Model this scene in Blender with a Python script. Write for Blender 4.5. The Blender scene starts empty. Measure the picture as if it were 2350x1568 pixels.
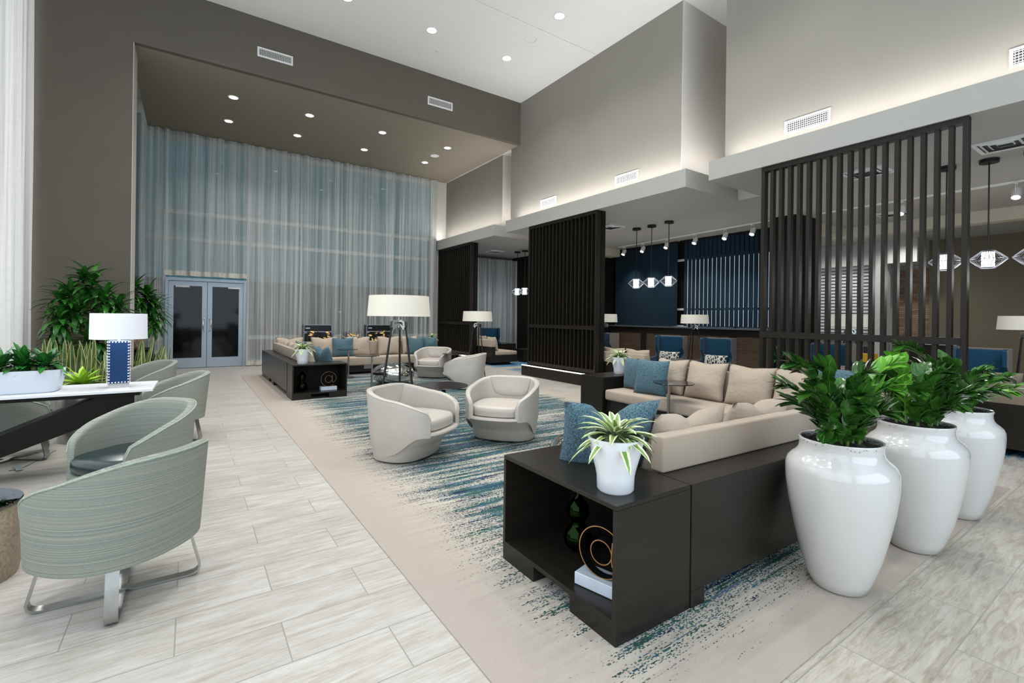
import bpy, bmesh, math, random
from mathutils import Vector, Matrix, noise
PI = math.pi
random.seed(7)
SC = bpy.context.scene
C = SC.collection

# ---------------------------------------------------------------- camera, world, exposure
YAW, ROLL, FPX, CY, CAMH = 0.5994, 0.0128, 1081.9, 728.5, 1.45
cam_d = bpy.data.cameras.new('camera'); cam = bpy.data.objects.new('camera', cam_d); C.objects.link(cam)
cam_d.sensor_width = 36.0; cam_d.lens = FPX / 2350.0 * 36.0
cam_d.shift_x = 0.0; cam_d.shift_y = -(784.0 - CY) / 2350.0
cam_d.clip_start = 0.05; cam_d.clip_end = 200
_r = Vector((math.cos(YAW), -math.sin(YAW), 0)); _f = Vector((math.sin(YAW), math.cos(YAW), 0)); _u = Vector((0, 0, 1))
cr, sr = math.cos(ROLL), math.sin(ROLL)
rx = cr * _r + sr * _u
ry = -sr * _r + cr * _u
cam.matrix_world = Matrix(((rx.x, ry.x, -_f.x, 0), (rx.y, ry.y, -_f.y, 0), (rx.z, ry.z, -_f.z, CAMH), (0, 0, 0, 1)))
SC.camera = cam

def ray_dir(px, py):
    a = (px - 1175.0) / FPX; b = -(py - CY) / FPX
    return rx * a + ry * b + _f
def on_floor(px, py, z=0.0):
    d = ray_dir(px, py); t = (z - CAMH) / d.z
    return Vector((d.x * t, d.y * t, z))
def at_dist(px, d):
    r = (px - 1175.0) / FPX
    return (d * (_f.x + r * _r.x), d * (_f.y + r * _r.y))

w = bpy.data.worlds.new('world'); SC.world = w; w.use_nodes = True
w.node_tree.nodes['Background'].inputs[0].default_value = (0.33, 0.40, 0.42, 1)
w.node_tree.nodes['Background'].inputs[1].default_value = 0.9
SC.view_settings.view_transform = 'Standard'; SC.view_settings.look = 'None'
SC.view_settings.exposure = 0.22; SC.view_settings.gamma = 1.0
SC.view_settings.use_curve_mapping = False
cy = SC.cycles
cy.use_denoising = True
try: cy.denoiser = 'OPENIMAGEDENOISE'
except Exception: pass
cy.max_bounces = 7; cy.diffuse_bounces = 4; cy.glossy_bounces = 3; cy.transmission_bounces = 5; cy.transparent_max_bounces = 10
cy.sample_clamp_indirect = 4.0; cy.caustics_reflective = False; cy.caustics_refractive = False
cy.use_light_tree = True

def area(name, loc, rot, sx, sy, power, col=(1, 1, 1), spread=180):
    l = bpy.data.lights.new(name, 'AREA'); l.shape = 'RECTANGLE'; l.size = sx; l.size_y = sy
    l.energy = power; l.color = col; l.spread = math.radians(spread)
    o = bpy.data.objects.new(name, l); o.location = loc; o.rotation_euler = rot; C.objects.link(o); return o
# daylight from the windows at left; soft daylight fill added behind the camera
area('window_daylight_left', (-1.95, 2.0, 3.4), (0, -PI/2, 0), 6.0, 11.0, 310, (0.84, 0.92, 1.0))
area('daylight_fill_rear', (2.6, -4.7, 3.5), (PI/2, 0, 0), 8.5, 6.0, 380, (0.74, 0.87, 1.0))
area('sheer_backlight', (-2.55, 9.3, 3.6), (0, -PI/2, 0), 6.5, 2.2, 60, (0.95, 0.98, 1.0))
# cove strips lying on the shelves, washing the upper walls
for cx, y0, y1, pw in ((7.17, -3.0, 4.45, 54), (7.17, 5.15, 10.55, 42), (7.17, 11.35, 15.0, 28)):
    area('cove_light', (cx, (y0+y1)/2, 4.09), (PI, math.radians(0), 0), 0.10, y1 - y0, pw, (1.0, 0.985, 0.955))
for yy in (4.95, 10.98):
    area('cove_light_slot', (7.9, yy, 4.09), (PI, 0, 0), 1.2, 0.08, 9, (1.0, 0.985, 0.96))
# ---------------------------------------------------------------- materials
def lin(c):
    if isinstance(c, str):
        c = c.lstrip('#'); c = [int(c[i:i+2], 16) / 255 for i in (0, 2, 4)]
        c = [x / 12.92 if x <= 0.04045 else ((x + 0.055) / 1.055) ** 2.4 for x in c]
    return (c[0], c[1], c[2], 1.0)
class N:
    def __init__(s, name):
        s.m = bpy.data.materials.new(name); s.m.use_nodes = True; s.nt = s.m.node_tree
        s.b = s.nt.nodes['Principled BSDF']; s.out = s.nt.nodes['Material Output']
    def n(s, t, **k):
        x = s.nt.nodes.new(t)
        for a, v in k.items(): setattr(x, a, v)
        return x
    def l(s, a, b): s.nt.links.new(a, b)
    def pos(s, kind='Object'):
        return s.n('ShaderNodeTexCoord').outputs[kind]
    def world(s): return s.n('ShaderNodeNewGeometry').outputs['Position']
    def mp(s, vec, scale=(1, 1, 1), loc=(0, 0, 0), rot=(0, 0, 0)):
        m = s.n('ShaderNodeMapping'); m.inputs['Scale'].default_value = scale; m.inputs['Location'].default_value = loc
        m.inputs['Rotation'].default_value = rot; s.l(vec, m.inputs['Vector']); return m.outputs[0]
    def noise(s, vec, scale=5, detail=3, rough=.5, dist=0):
        t = s.n('ShaderNodeTexNoise'); t.inputs['Scale'].default_value = scale; t.inputs['Detail'].default_value = detail
        t.inputs['Roughness'].default_value = rough; t.inputs['Distortion'].default_value = dist; s.l(vec, t.inputs['Vector']); return t.outputs[0]
    def ramp(s, fac, stops, interp='LINEAR'):
        r = s.n('ShaderNodeValToRGB'); r.color_ramp.interpolation = interp
        e = r.color_ramp.elements
        while len(e) < len(stops): e.new(0.5)
        for i, (p, c) in enumerate(stops):
            e[i].position = p; e[i].color = lin(c) if not isinstance(c, (int, float)) else (c, c, c, 1)
        s.l(fac, r.inputs[0]); return r.outputs[0]
    def math(s, op, a, b=None, c=None, clamp=False):
        m = s.n('ShaderNodeMath', operation=op); m.use_clamp = clamp
        for i, v in enumerate((a, b, c)):
            if v is None: continue
            if isinstance(v, (int, float)): m.inputs[i].default_value = v
            else: s.l(v, m.inputs[i])
        return m.outputs[0]
    def mix(s, fac, a, b, mode='MIX'):
        m = s.n('ShaderNodeMix', data_type='RGBA', blend_type=mode)
        for i, v in ((0, fac), (6, a), (7, b)):
            if isinstance(v, (int, float)): m.inputs[i].default_value = v if i == 0 else (v, v, v, 1)
            elif isinstance(v, (tuple, list, str)): m.inputs[i].default_value = lin(v)
            else: s.l(v, m.inputs[i])
        return m.outputs[2]
    def bump(s, h, strength=.3, dist=.01):
        b = s.n('ShaderNodeBump'); b.inputs['Strength'].default_value = strength; b.inputs['Distance'].default_value = dist
        s.l(h, b.inputs['Height']); s.l(b.outputs[0], s.b.inputs['Normal']); return b.outputs[0]
    def sep(s, vec):
        x = s.n('ShaderNodeSeparateXYZ'); s.l(vec, x.inputs[0]); return x.outputs
    def base(s, c, rough=None, metal=None):
        if isinstance(c, (str, tuple, list)): s.b.inputs['Base Color'].default_value = lin(c)
        else: s.l(c, s.b.inputs['Base Color'])
        if rough is not None: s.b.inputs['Roughness'].default_value = rough
        if metal is not None: s.b.inputs['Metallic'].default_value = metal
        return s
def simple(name, col, rough=.5, metal=0, var=.06, scale=8, bump=0, coat=0, spec=None):
    k = N(name); p = k.pos()
    n1 = k.noise(p, scale, 4)
    c = lin(col)
    lo = tuple(x * (1 - var) for x in c[:3]); hi = tuple(min(1, x * (1 + var)) for x in c[:3])
    k.base(k.ramp(n1, ((0.3, lo), (0.7, hi))), rough, metal)
    if bump: k.bump(k.noise(p, scale * 12, 3), bump, .004)
    if coat: k.b.inputs['Coat Weight'].default_value = coat; k.b.inputs['Coat Roughness'].default_value = .08
    if spec is not None: k.b.inputs['Specular IOR Level'].default_value = spec
    return k.m
def emis(name, col, strength):
    k = N(name); k.base(col, .6)
    k.b.inputs['Emission Color'].default_value = lin(col); k.b.inputs['Emission Strength'].default_value = strength
    return k.m
M = {}
M['dark_wall'] = simple('taupe_wall_paint', '#5d574e', .75, var=.03, scale=2, bump=.08)
M['light_wall'] = simple('greige_wall_paint', '#8e8a82', .7, var=.02, scale=2, bump=.05)
M['end_wall'] = simple('pale_wall_paint', '#c2bdb6', .7, var=.02, scale=2, bump=.05)
M['ceiling'] = simple('white_ceiling_paint', '#eeeeec', .8, var=.01)
M['shelf'] = simple('shelf_paint', '#aaa9a4', .7, var=.01)
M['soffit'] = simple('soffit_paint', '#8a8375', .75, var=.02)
M['low_ceiling'] = simple('low_ceiling_paint', '#c2bdae', .8, var=.01)
M['olive'] = simple('olive_wall_paint', '#6f6552', .7, var=.03, scale=2)
M['grey_wall'] = simple('pale_grey_wall', '#b9b8b2', .7)
M['dark_wood'] = None
def wood(name, c1, c2, rough=.38, axis='z', scale=1.0):
    k = N(name); p = k.pos()
    sc = {'x': (1.2, 22, 22), 'y': (22, 1.2, 22), 'z': (22, 22, 1.2)}[axis]
    v = k.mp(p, tuple(a * scale for a in sc))
    n1 = k.noise(v, 2.2, 5, .6, .4)
    k.base(k.ramp(n1, ((.3, c1), (.7, c2))), rough)
    k.bump(n1, .05, .002); k.b.inputs['Specular IOR Level'].default_value = .3
    return k.m
M['espresso'] = wood('espresso_wood', '#1e1b17', '#28241f', .30, 'x')
M['espresso_y'] = wood('espresso_wood_lengthwise', '#1e1b17', '#28241f', .30, 'y')
M['slat_wood'] = wood('dark_slat_wood', '#17130e', '#231e17', .48, 'z')
M['panel_black'] = simple('black_panel', '#12100d', .6, spec=.2)
M['brown_wood'] = wood('brown_grain_wood', '#3f3327', '#6a5845', .5, 'y', 1.3)
M['table_wood'] = wood('grey_brown_table_wood', '#5d544b', '#70665b', .4, 'x')
def tile_floor():
    k = N('travertine_plank_tile'); P = k.world(); s = k.sep(P)
    br = k.n('ShaderNodeTexBrick'); br.offset = .5; br.squash = 1
    br.inputs['Scale'].default_value = 1; br.inputs['Mortar Size'].default_value = .003; br.inputs['Mortar Smooth'].default_value = .2
    br.inputs['Brick Width'].default_value = .82; br.inputs['Row Height'].default_value = .305
    br.inputs['Color1'].default_value = (.42, .42, .42, 1); br.inputs['Color2'].default_value = (.58, .58, .58, 1); br.inputs['Mortar'].default_value = (0, 0, 0, 1)
    k.l(k.mp(P, loc=(-.37, -.305 * .0 + .005, 0)), br.inputs['Vector'])
    tint = br.outputs['Color']; mort = br.outputs['Fac']
    cx = k.n('ShaderNodeCombineXYZ'); k.l(s[0], cx.inputs[0]); k.l(s[1], cx.inputs[1]); k.l(k.math('MULTIPLY', k.sep(tint)[0], 20.0), cx.inputs[2])
    st = k.noise(k.mp(cx.outputs[0], (1.5, 19, 1)), 1.7, 8, .70, .9)
    fine = k.noise(k.mp(cx.outputs[0], (5, 80, 1)), 1.6, 4, .7)
    wav = k.noise(k.mp(cx.outputs[0], (2.4, 17, 1), rot=(0, 0, .30)), 1.5, 9, .72, 1.2)
    near = k.math('LESS_THAN', s[1], .95)
    blotch = k.noise(k.mp(cx.outputs[0], (1.4, 5, 1)), 2.2, 8, .72)
    st = k.math('ADD', k.math('MULTIPLY', st, .55), k.math('MULTIPLY', blotch, .45))
    pat = k.mix(near, st, wav)
    col = k.ramp(pat, ((.34, '#a29b8e'), (.44, '#b4aea4'), (.54, '#c3bfb9'), (.64, '#cecdca')))
    col2 = k.ramp(pat, ((.30, '#8f8779'), (.44, '#aba395'), (.54, '#bbb5a9'), (.68, '#c8c3ba')))
    col = k.mix(near, col, col2)
    col = k.mix(.18, col, k.ramp(fine, ((.35, '#8d8577'), (.6, '#dddad4'))), 'MULTIPLY')
    col = k.mix(.35, col, k.mix(1, col, tint, 'OVERLAY'))
    col = k.mix(mort, col, '#94918b')
    k.base(col, .32); k.b.inputs['Specular IOR Level'].default_value = .4
    k.bump(k.math('ADD', k.math('MULTIPLY', mort, -1.5), k.math('MULTIPLY', fine, .25)), .18, .002)
    rr = k.ramp(fine, ((.3, .42), (.7, .26))); k.l(rr, k.b.inputs['Roughness'])
    return k.m
M['tile'] = tile_floor()
def carpet(name, x0, x1, y0, y1, dens=1.0, blue=False):
    k = N(name); P = k.world(); s = k.sep(P)
    def edge(v, e, wdt, sg):
        dd = k.math('MULTIPLY', k.math('SUBTRACT', v, e), sg / wdt); return k.math('MINIMUM', k.math('MAXIMUM', dd, -1), 1)
    d = k.math('MINIMUM', edge(s[0], x0, .75, 1), edge(s[0], x1, .6, -1))
    d = k.math('MINIMUM', d, k.math('MINIMUM', edge(s[1], y0, .50, 1), edge(s[1], y1, .7, -1)))
    d = k.math('MAXIMUM', d, 0)
    big = k.ramp(k.noise(k.mp(P, (.4, 1.7, 1)), 1.4, 2, .5), ((.30, 0.0), (.66, 1.0)))
    lane = k.ramp(k.noise(k.mp(P, (.42, 8.0, 1)), 1.5, 4, .62), ((.34, 0.0), (.62, 1.0)))
    streak = k.ramp(k.noise(k.mp(P, (1.7, 62, 1)), 1.3, 5, .7), ((.30, 0.0), (.70, 1.0)))
    D = k.math('MULTIPLY', d, k.math('ADD', k.math('ADD', .17 + .3 * (dens - 1), k.math('MULTIPLY', big, .34)), k.math('MULTIPLY', lane, .62)))
    # tufts: small cells with a random value each
    sn = k.n('ShaderNodeVectorMath', operation='SNAP'); k.l(P, sn.inputs[0]); sn.inputs[1].default_value = (.0105, .0055, 10)
    wn = k.n('ShaderNodeTexWhiteNoise', noise_dimensions='3D'); k.l(sn.outputs[0], wn.inputs['Vector'])
    on = k.math('LESS_THAN', k.math('ADD', k.math('MULTIPLY', wn.outputs[0], .50), k.math('MULTIPLY', streak, .62)), D)
    hue = k.ramp(k.noise(k.mp(P, (.7, 11, 1), (3, 7, 0)), 1.6, 5, .65), ((.30, 0.0), (.70, 1.0)))
    if blue: cols = k.ramp(hue, ((.0, '#1c4a6e'), (.45, '#2f6c96'), (.6, '#6f95ab')))
    else: cols = k.ramp(hue, ((.0, '#1f233b'), (.30, '#28324c'), (.36, '#35596a'), (.46, '#3f6a70'), (.52, '#2b4c42'), (.60, '#365c4c'), (.66, '#5d7684'), (.76, '#646f90'), (.84, '#25293f')), 'LINEAR')
    basec = k.ramp(k.noise(k.mp(P, (1, 14, 1)), 1.5, 3), ((.35, '#b3aaa0'), (.65, '#c9c4b6')))
    edgec = '#b3a99f'
    inn = k.math('MINIMUM', k.math('MAXIMUM', k.math('MULTIPLY', d, 1.2), 0), 1)
    basec = k.mix(inn, edgec, basec)
    grain = k.noise(P, 400, 2)
    cols = k.mix(k.math('MINIMUM', k.math('MULTIPLY', d, 1.4), 1), '#1b2029', cols)
    col = k.mix(on, basec, cols)
    col = k.mix(.25, col, k.ramp(grain, ((.3, '#8f8f8f'), (.7, '#ffffff'))), 'MULTIPLY')
    k.base(col, .95); k.b.inputs['Specular IOR Level'].default_value = .1
    k.bump(grain, .3, .003)
    return k.m
M['carpet'] = carpet('streaked_carpet', 1.12, 5.9, 1.02, 12.7)
M['carpet_blue'] = carpet('blue_streaked_carpet', 6.8, 12, -3, 15, 1.6, True)
def sheer(name, dens=.62, tint=('#9fb0b0', '#dde0dc')):
    k = N(name); p = k.world()
    v = k.mp(p, (9, 9, .06)); n1 = k.noise(v, 1.3, 6, .72)
    wv = k.noise(k.mp(p, (1, 1, 90)), 2.0, 2)
    col = k.ramp(n1, ((.35, tint[0]), (.62, tint[1])))
    col = k.mix(.15, col, k.ramp(wv, ((.4, '#b5b5b5'), (.6, '#ffffff'))), 'MULTIPLY')
    df = k.n('ShaderNodeBsdfDiffuse'); tl = k.n('ShaderNodeBsdfTranslucent'); tp = k.n('ShaderNodeBsdfTransparent')
    k.l(col, df.inputs[0]); k.l(col, tl.inputs[0])
    m1 = k.n('ShaderNodeMixShader'); m1.inputs[0].default_value = .35; k.l(df.outputs[0], m1.inputs[1]); k.l(tl.outputs[0], m1.inputs[2])
    m2 = k.n('ShaderNodeMixShader'); f = k.ramp(n1, ((.35, dens - .14), (.65, min(1, dens + .2)))); k.l(f, m2.inputs[0])
    k.l(tp.outputs[0], m2.inputs[1]); k.l(m1.outputs[0], m2.inputs[2]); k.l(m2.outputs[0], k.out.inputs[0])
    return k.m
M['sheer'] = sheer('sheer_curtain_fabric', .64, ('#abb9ba', '#f8f7f4'))
M['sheer_green'] = sheer('sheer_green_fabric', .62, ('#66807c', '#9fb2ac'))  # darker, greener tint of the sheer fabric
M['sheer_white'] = sheer('sheer_white_fabric', .86, ('#dcdedd', '#f4f4f2'))
M['hem'] = simple('curtain_hem', '#cfccc2', .9)
def glass(name, tint='#dfeeee', mixf=.12, rough=.02, dark=None):
    k = N(name); tp = k.n('ShaderNodeBsdfTransparent'); tp.inputs[0].default_value = lin(tint)
    gl = k.n('ShaderNodeBsdfGlossy'); gl.inputs['Roughness'].default_value = rough
    if dark: gl.inputs[0].default_value = lin(dark)
    m = k.n('ShaderNodeMixShader'); fr = k.n('ShaderNodeFresnel'); fr.inputs[0].default_value = 1.5
    k.l(k.math('ADD', fr.outputs[0], mixf, clamp=True), m.inputs[0]); k.l(tp.outputs[0], m.inputs[1]); k.l(gl.outputs[0], m.inputs[2]); k.l(m.outputs[0], k.out.inputs[0])
    return k.m
M['window_glass'] = glass('window_glass', '#a9c4cb', .02)
M['door_glass'] = simple('dark_door_glass', '#0b0d10', .06, spec=.22, var=0)
M['smoked_glass'] = glass('smoked_glass', '#3a3f44', .10)
M['green_glass'] = glass('green_glass', '#5d8c3a', .10, .02, '#46633a')
M['alu'] = simple('painted_aluminium', '#a4b0bc', .35, .25, var=.02)
M['mullion'] = simple('mullion_metal', '#f0f3f3', .4, .1, var=.02)
M['steel'] = simple('brushed_steel', '#a9a9a6', .28, 1, var=.06, scale=30)
M['chrome'] = simple('polished_chrome', '#c9c9c7', .13, 1, var=.03)
M['black_metal'] = simple('black_metal', '#1c1c1d', .35, .3)
M['dark_top'] = simple('dark_metal_top', '#1d1b1b', .15, .2, var=.2, scale=3)
M['gold'] = simple('gold_edge', '#b98d5a', .35, .8)
M['brass'] = simple('gold_leaf', '#c2a062', .3, .9)
def leather(name, col, rough=.42):
    k = N(name); p = k.pos(); v = k.n('ShaderNodeTexVoronoi'); v.inputs['Scale'].default_value = 180; k.l(p, v.inputs['Vector'])
    n1 = k.noise(p, 5, 3); c = lin(col)
    k.base(k.ramp(n1, ((.3, tuple(x * .95 for x in c[:3])), (.7, tuple(x * 1.03 for x in c[:3])))), rough)
    k.bump(v.outputs[0], .12, .001); return k.m
M['leather'] = leather('ivory_leather', '#b9b2a9')
M['teal_leather'] = leather('dark_teal_leather', '#15282a', .28)
def fabric(name, c1, c2, scale=300, bump=.4, rough=.9, stretch=(1, 1, 1), wr=0):
    k = N(name); p = k.pos(); n1 = k.noise(k.mp(p, stretch), scale, 3, .7); n2 = k.noise(p, 3, 2)
    col = k.ramp(n1, ((.38, c1), (.62, c2)))
    col = k.mix(.12, col, k.ramp(n2, ((.3, '#c8c8c8'), (.7, '#ffffff'))), 'MULTIPLY')
    k.base(col, rough); k.b.inputs['Specular IOR Level'].default_value = .15
    try: k.b.inputs['Sheen Weight'].default_value = .12
    except Exception: pass
    h = n1
    if wr: h = k.math('ADD', k.math('MULTIPLY', n1, .15), k.math('MULTIPLY', k.noise(k.mp(p, (1, 1, 1.5)), 7, 3, .5, 1.2), wr))
    k.bump(h, bump, .014 if wr else .002); return k.m
M['beige'] = fabric('beige_upholstery', '#a79888', '#b5a797', 260, .12)
M['beige_cushion'] = fabric('beige_cushion_fabric', '#aa9b8b', '#b8aa9a', 200, .9, wr=1.0)
M['brown_fabric'] = fabric('brown_grey_upholstery', '#7b6f5e', '#8d8170', 260, .2)
M['khaki'] = fabric('khaki_upholstery', '#9f937f', '#ada18c', 260, .2)
M['khaki_cushion'] = fabric('khaki_cushion_fabric', '#a89c86', '#b8ac97', 200, .5, wr=1.0)
M['blue_cushion'] = fabric('blue_tweed', '#2c4550', '#64838f', 130, .5)
M['blue_uph'] = fabric('blue_upholstery', '#15394f', '#1d4862', 260, .15)
M['taupe_uph'] = fabric('taupe_upholstery', '#6d645a', '#7d746a', 260, .15)
def sage():
    k = N('sage_striped_fabric'); p = k.pos(); s = k.sep(p)
    cb = k.n('ShaderNodeCombineXYZ'); k.l(k.math('MULTIPLY', s[0], .08), cb.inputs[0]); k.l(k.math('MULTIPLY', s[1], .08), cb.inputs[1]); k.l(k.math('MULTIPLY', s[2], 125), cb.inputs[2])
    n1 = k.noise(cb.outputs[0], 1.5, 4, .75)
    col = k.ramp(n1, ((.32, '#566566'), (.44, '#7f8a86'), (.56, '#a09f91'), (.68, '#bdb9a7')))
    wv = k.noise(k.mp(p, (1, 1, 1)), 420, 1)
    col = k.mix(.3, col, k.ramp(wv, ((.35, '#8c8c8c'), (.6, '#ffffff'))), 'MULTIPLY')
    k.base(col, .85); k.b.inputs['Specular IOR Level'].default_value = .15
    k.bump(n1, .3, .003); return k.m
M['sage'] = sage()
M['ceramic'] = simple('white_glazed_ceramic', '#d2d1cf', .16, var=.01, coat=.6)
M['pot_white'] = simple('white_pot_glaze', '#e2e6ea', .3, var=.01, coat=.2)
M['planter_white'] = simple('white_planter', '#ccd3dc', .4, var=.01)
M['moss'] = simple('green_moss', '#3d4f2a', .95, var=.5, scale=40, bump=.8)
M['black_moss'] = simple('dark_spanish_moss', '#2a2724', .95, var=.6, scale=60, bump=1)
M['soil'] = simple('soil', '#2a231c', .95, var=.4, scale=40, bump=1)
def leafm(name, c1, c2, edge=None, rough=.3, ew=.3):
    k = N(name); p = k.pos(); n1 = k.noise(p, 6, 3); uv = k.sep(k.pos('UV'))
    col = k.ramp(n1, ((.3, c1), (.7, c2)))
    a = k.math('ABSOLUTE', k.math('SUBTRACT', uv[0], .5))
    if edge: col = k.mix(k.math('GREATER_THAN', a, ew), col, edge)
    else: col = k.mix(k.math('LESS_THAN', a, .03), col, tuple(min(1, x * 1.5) for x in lin(c2)[:3]))
    k.base(col, rough)
    k.b.inputs['Subsurface Weight'].default_value = 0
    return k.m
M['leaf_zz'] = leafm('glossy_green_leaf', '#204717', '#42752c', None, .18)
M['leaf_zz_young'] = leafm('young_green_leaf', '#4f9a2c', '#79bb45', None, .28)
M['leaf_drac'] = leafm('dracaena_leaf', '#1e4f1a', '#3c7d2e', None, .25)
M['leaf_var'] = leafm('variegated_leaf', '#648f3e', '#86ac55', '#e6e9c4', .35, .25)
M['leaf_snake'] = leafm('snake_plant_leaf', '#3d5a35', '#6f8a5a', '#c9c77a', .4, .33)
M['leaf_lime'] = leafm('lime_leaf', '#8dbb2e', '#b4d84a', None, .35)
M['leaf_succ'] = leafm('planter_leaf', '#1f5524', '#3a8438', None, .22)
M['bark'] = simple('cane_bark', '#8d7a66', .85, var=.25, scale=20, bump=.5)
M['stem'] = simple('green_stem', '#5a7a3c', .5)
def shade(name, col, e):
    k = N(name); k.base(col, .8)
    k.b.inputs['Emission Color'].default_value = lin(col); k.b.inputs['Emission Strength'].default_value = e
    return k.m
M['shade_warm'] = shade('linen_shade_lit', '#cfcabc', .22)
M['shade_far'] = shade('linen_shade_soft', '#d9cfb2', .42)
M['shade_white'] = shade('white_shade_lit', '#d6d9e0', .22)
M['downlight'] = emis('downlight_lens', '#ffffff', 14)
M['pendant_glow'] = emis('pendant_diffuser', '#f8fbff', 5)
M['led'] = emis('led_strip', '#fff6e6', 2.5)
M['white_metal'] = simple('white_metal', '#e4e4e2', .4, var=.01)
M['vent_dark'] = simple('vent_interior', '#2c2e30', .7)
M['marble'] = simple('white_marble', '#ccd6e4', .25, var=.06, scale=12)
M['table_top'] = simple('white_table_top', '#dbdee2', .3, var=.01)
M['blind_blue'] = fabric('navy_blind_fabric', '#0a1e2a', '#0f2c3b', 200, .1)
M['window_glow'] = emis('daylit_pane', '#dfe9f5', .8)
M['plastic_black'] = simple('black_plastic', '#141415', .3)
M['yellow'] = simple('yellow_plastic', '#d6a416', .4)
M['hammered'] = simple('hammered_metal', '#a89a86', .35, .7, var=.25, scale=60, bump=.8)

# ---------------------------------------------------------------- mesh helpers
def nb(): return bmesh.new()
def box(bm, x0, x1, y0, y1, z0, z1, bev=0, seg=2):
    r = bmesh.ops.create_cube(bm, size=1)
    for v in r['verts']:
        v.co = Vector(((x0+x1)/2 + v.co.x*(x1-x0), (y0+y1)/2 + v.co.y*(y1-y0), (z0+z1)/2 + v.co.z*(z1-z0)))
    if bev:
        es = list({e for v in r['verts'] for e in v.link_edges})
        bmesh.ops.bevel(bm, geom=es, offset=bev, segments=seg, affect='EDGES', profile=.5)
    return bm
def xform(bm, mat, start=0):
    vs = list(bm.verts)[start:]
    for v in vs: v.co = mat @ v.co
def tube(bm, pts, r, seg=8, cap=True):
    pts = [Vector(p) for p in pts]; rs = r if isinstance(r, (list, tuple)) else [r] * len(pts)
    rings = []; prev = None
    for i, p in enumerate(pts):
        d = (pts[min(i+1, len(pts)-1)] - pts[max(i-1, 0)])
        d = d.normalized() if d.length > 1e-9 else Vector((0, 0, 1))
        if prev is None:
            a = Vector((0, 0, 1)) if abs(d.z) < .9 else Vector((1, 0, 0)); u = d.cross(a).normalized()
        else:
            u = (prev - d * prev.dot(d)); u = u.normalized() if u.length > 1e-6 else d.orthogonal().normalized()
        prev = u; v = d.cross(u)
        rings.append([bm.verts.new(p + (u*math.cos(2*PI*k/seg) + v*math.sin(2*PI*k/seg)) * rs[i]) for k in range(seg)])
    for a, b in zip(rings, rings[1:]):
        for k in range(seg): bm.faces.new((a[k], a[(k+1) % seg], b[(k+1) % seg], b[k]))
    if cap: bm.faces.new(rings[0][::-1]); bm.faces.new(rings[-1])
def lathe(bm, prof, seg=32, c=(0, 0, 0), cap0=True, cap1=True):
    rings = []
    for r, z in prof:
        rings.append([bm.verts.new((c[0] + r*math.cos(2*PI*k/seg), c[1] + r*math.sin(2*PI*k/seg), c[2] + z)) for k in range(seg)])
    for a, b in zip(rings, rings[1:]):
        for k in range(seg): bm.faces.new((a[k], a[(k+1) % seg], b[(k+1) % seg], b[k]))
    if cap0: bm.faces.new(rings[0][::-1])
    if cap1: bm.faces.new(rings[-1])
def strap(bm, pts, wv, t):
    """flat bar following pts; wv half-width vector; t thickness"""
    pts = [Vector(p) for p in pts]; wv = Vector(wv); rings = []
    for i, p in enumerate(pts):
        d = (pts[min(i+1, len(pts)-1)] - pts[max(i-1, 0)]).normalized(); n = d.cross(wv).normalized() * t / 2
        rings.append([bm.verts.new(p + a) for a in (wv + n, wv - n, -wv - n, -wv + n)])
    for a, b in zip(rings, rings[1:]):
        for k in range(4): bm.faces.new((a[k], a[(k+1) % 4], b[(k+1) % 4], b[k]))
    bm.faces.new(rings[0][::-1]); bm.faces.new(rings[-1])
def obj(name, bm, m, parent=None, smooth=False, loc=None, rot=None, mats=None):
    me = bpy.data.meshes.new(name)
    bmesh.ops.recalc_face_normals(bm, faces=bm.faces)
    bm.to_mesh(me); bm.free()
    for x in (mats or [m]): me.materials.append(x)
    if smooth:
        me.shade_smooth()
        if smooth != 'all':
            try: me.set_sharp_from_angle(angle=math.radians(40 if smooth is True else smooth))
            except Exception: pass
    o = bpy.data.objects.new(name, me); C.objects.link(o)
    if parent is not None: o.parent = parent
    if loc is not None: o.location = loc
    if rot is not None: o.rotation_euler = rot
    return o
def tag(o, label, cat, group=None, kind=None):
    o['label'] = label; o['category'] = cat
    if group: o['group'] = group
    if kind: o['kind'] = kind
    return o
def thing(name, label, cat, loc=(0, 0, 0), rz=0, group=None):
    o = bpy.data.objects.new(name, None); C.objects.link(o); o.empty_display_size = .1
    o.location = loc; o.rotation_euler = (0, 0, rz); tag(o, label, cat, group); return o
def struct(name, bm, m, smooth=False, parent=None):
    o = obj(name, bm, m, parent, smooth)
    if parent is None: o['kind'] = 'structure'
    return o
def dup(root, label, loc, rz=None, group=None, scale=None, rot=None):
    def cp(o, par):
        c = o.copy(); C.objects.link(c)
        if par is not None: c.parent = par
        for ch in list(o.children): cp(ch, c)
        return c
    r = cp(root, None); r.location = loc; r['label'] = label
    if rz is not None: r.rotation_euler = (0, 0, rz)
    if rot is not None: r.rotation_euler = rot
    if group: r['group'] = group
    if scale: r.scale = (scale,) * 3 if isinstance(scale, (int, float)) else scale
    return r
def sm(t): t = max(0, min(1, t)); return t*t*(3-2*t)
def ss(v): return (1 if v >= 0 else -1)
def superell(ph, a, bf, bb, n):
    """point on plan outline; ph=0 at back(+y), increasing towards +x; front is -y"""
    s, c = math.sin(ph), math.cos(ph); b = bb if c >= 0 else bf
    return (a*ss(s)*abs(s)**(2/n), b*ss(c)*abs(c)**(2/n))

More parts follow.
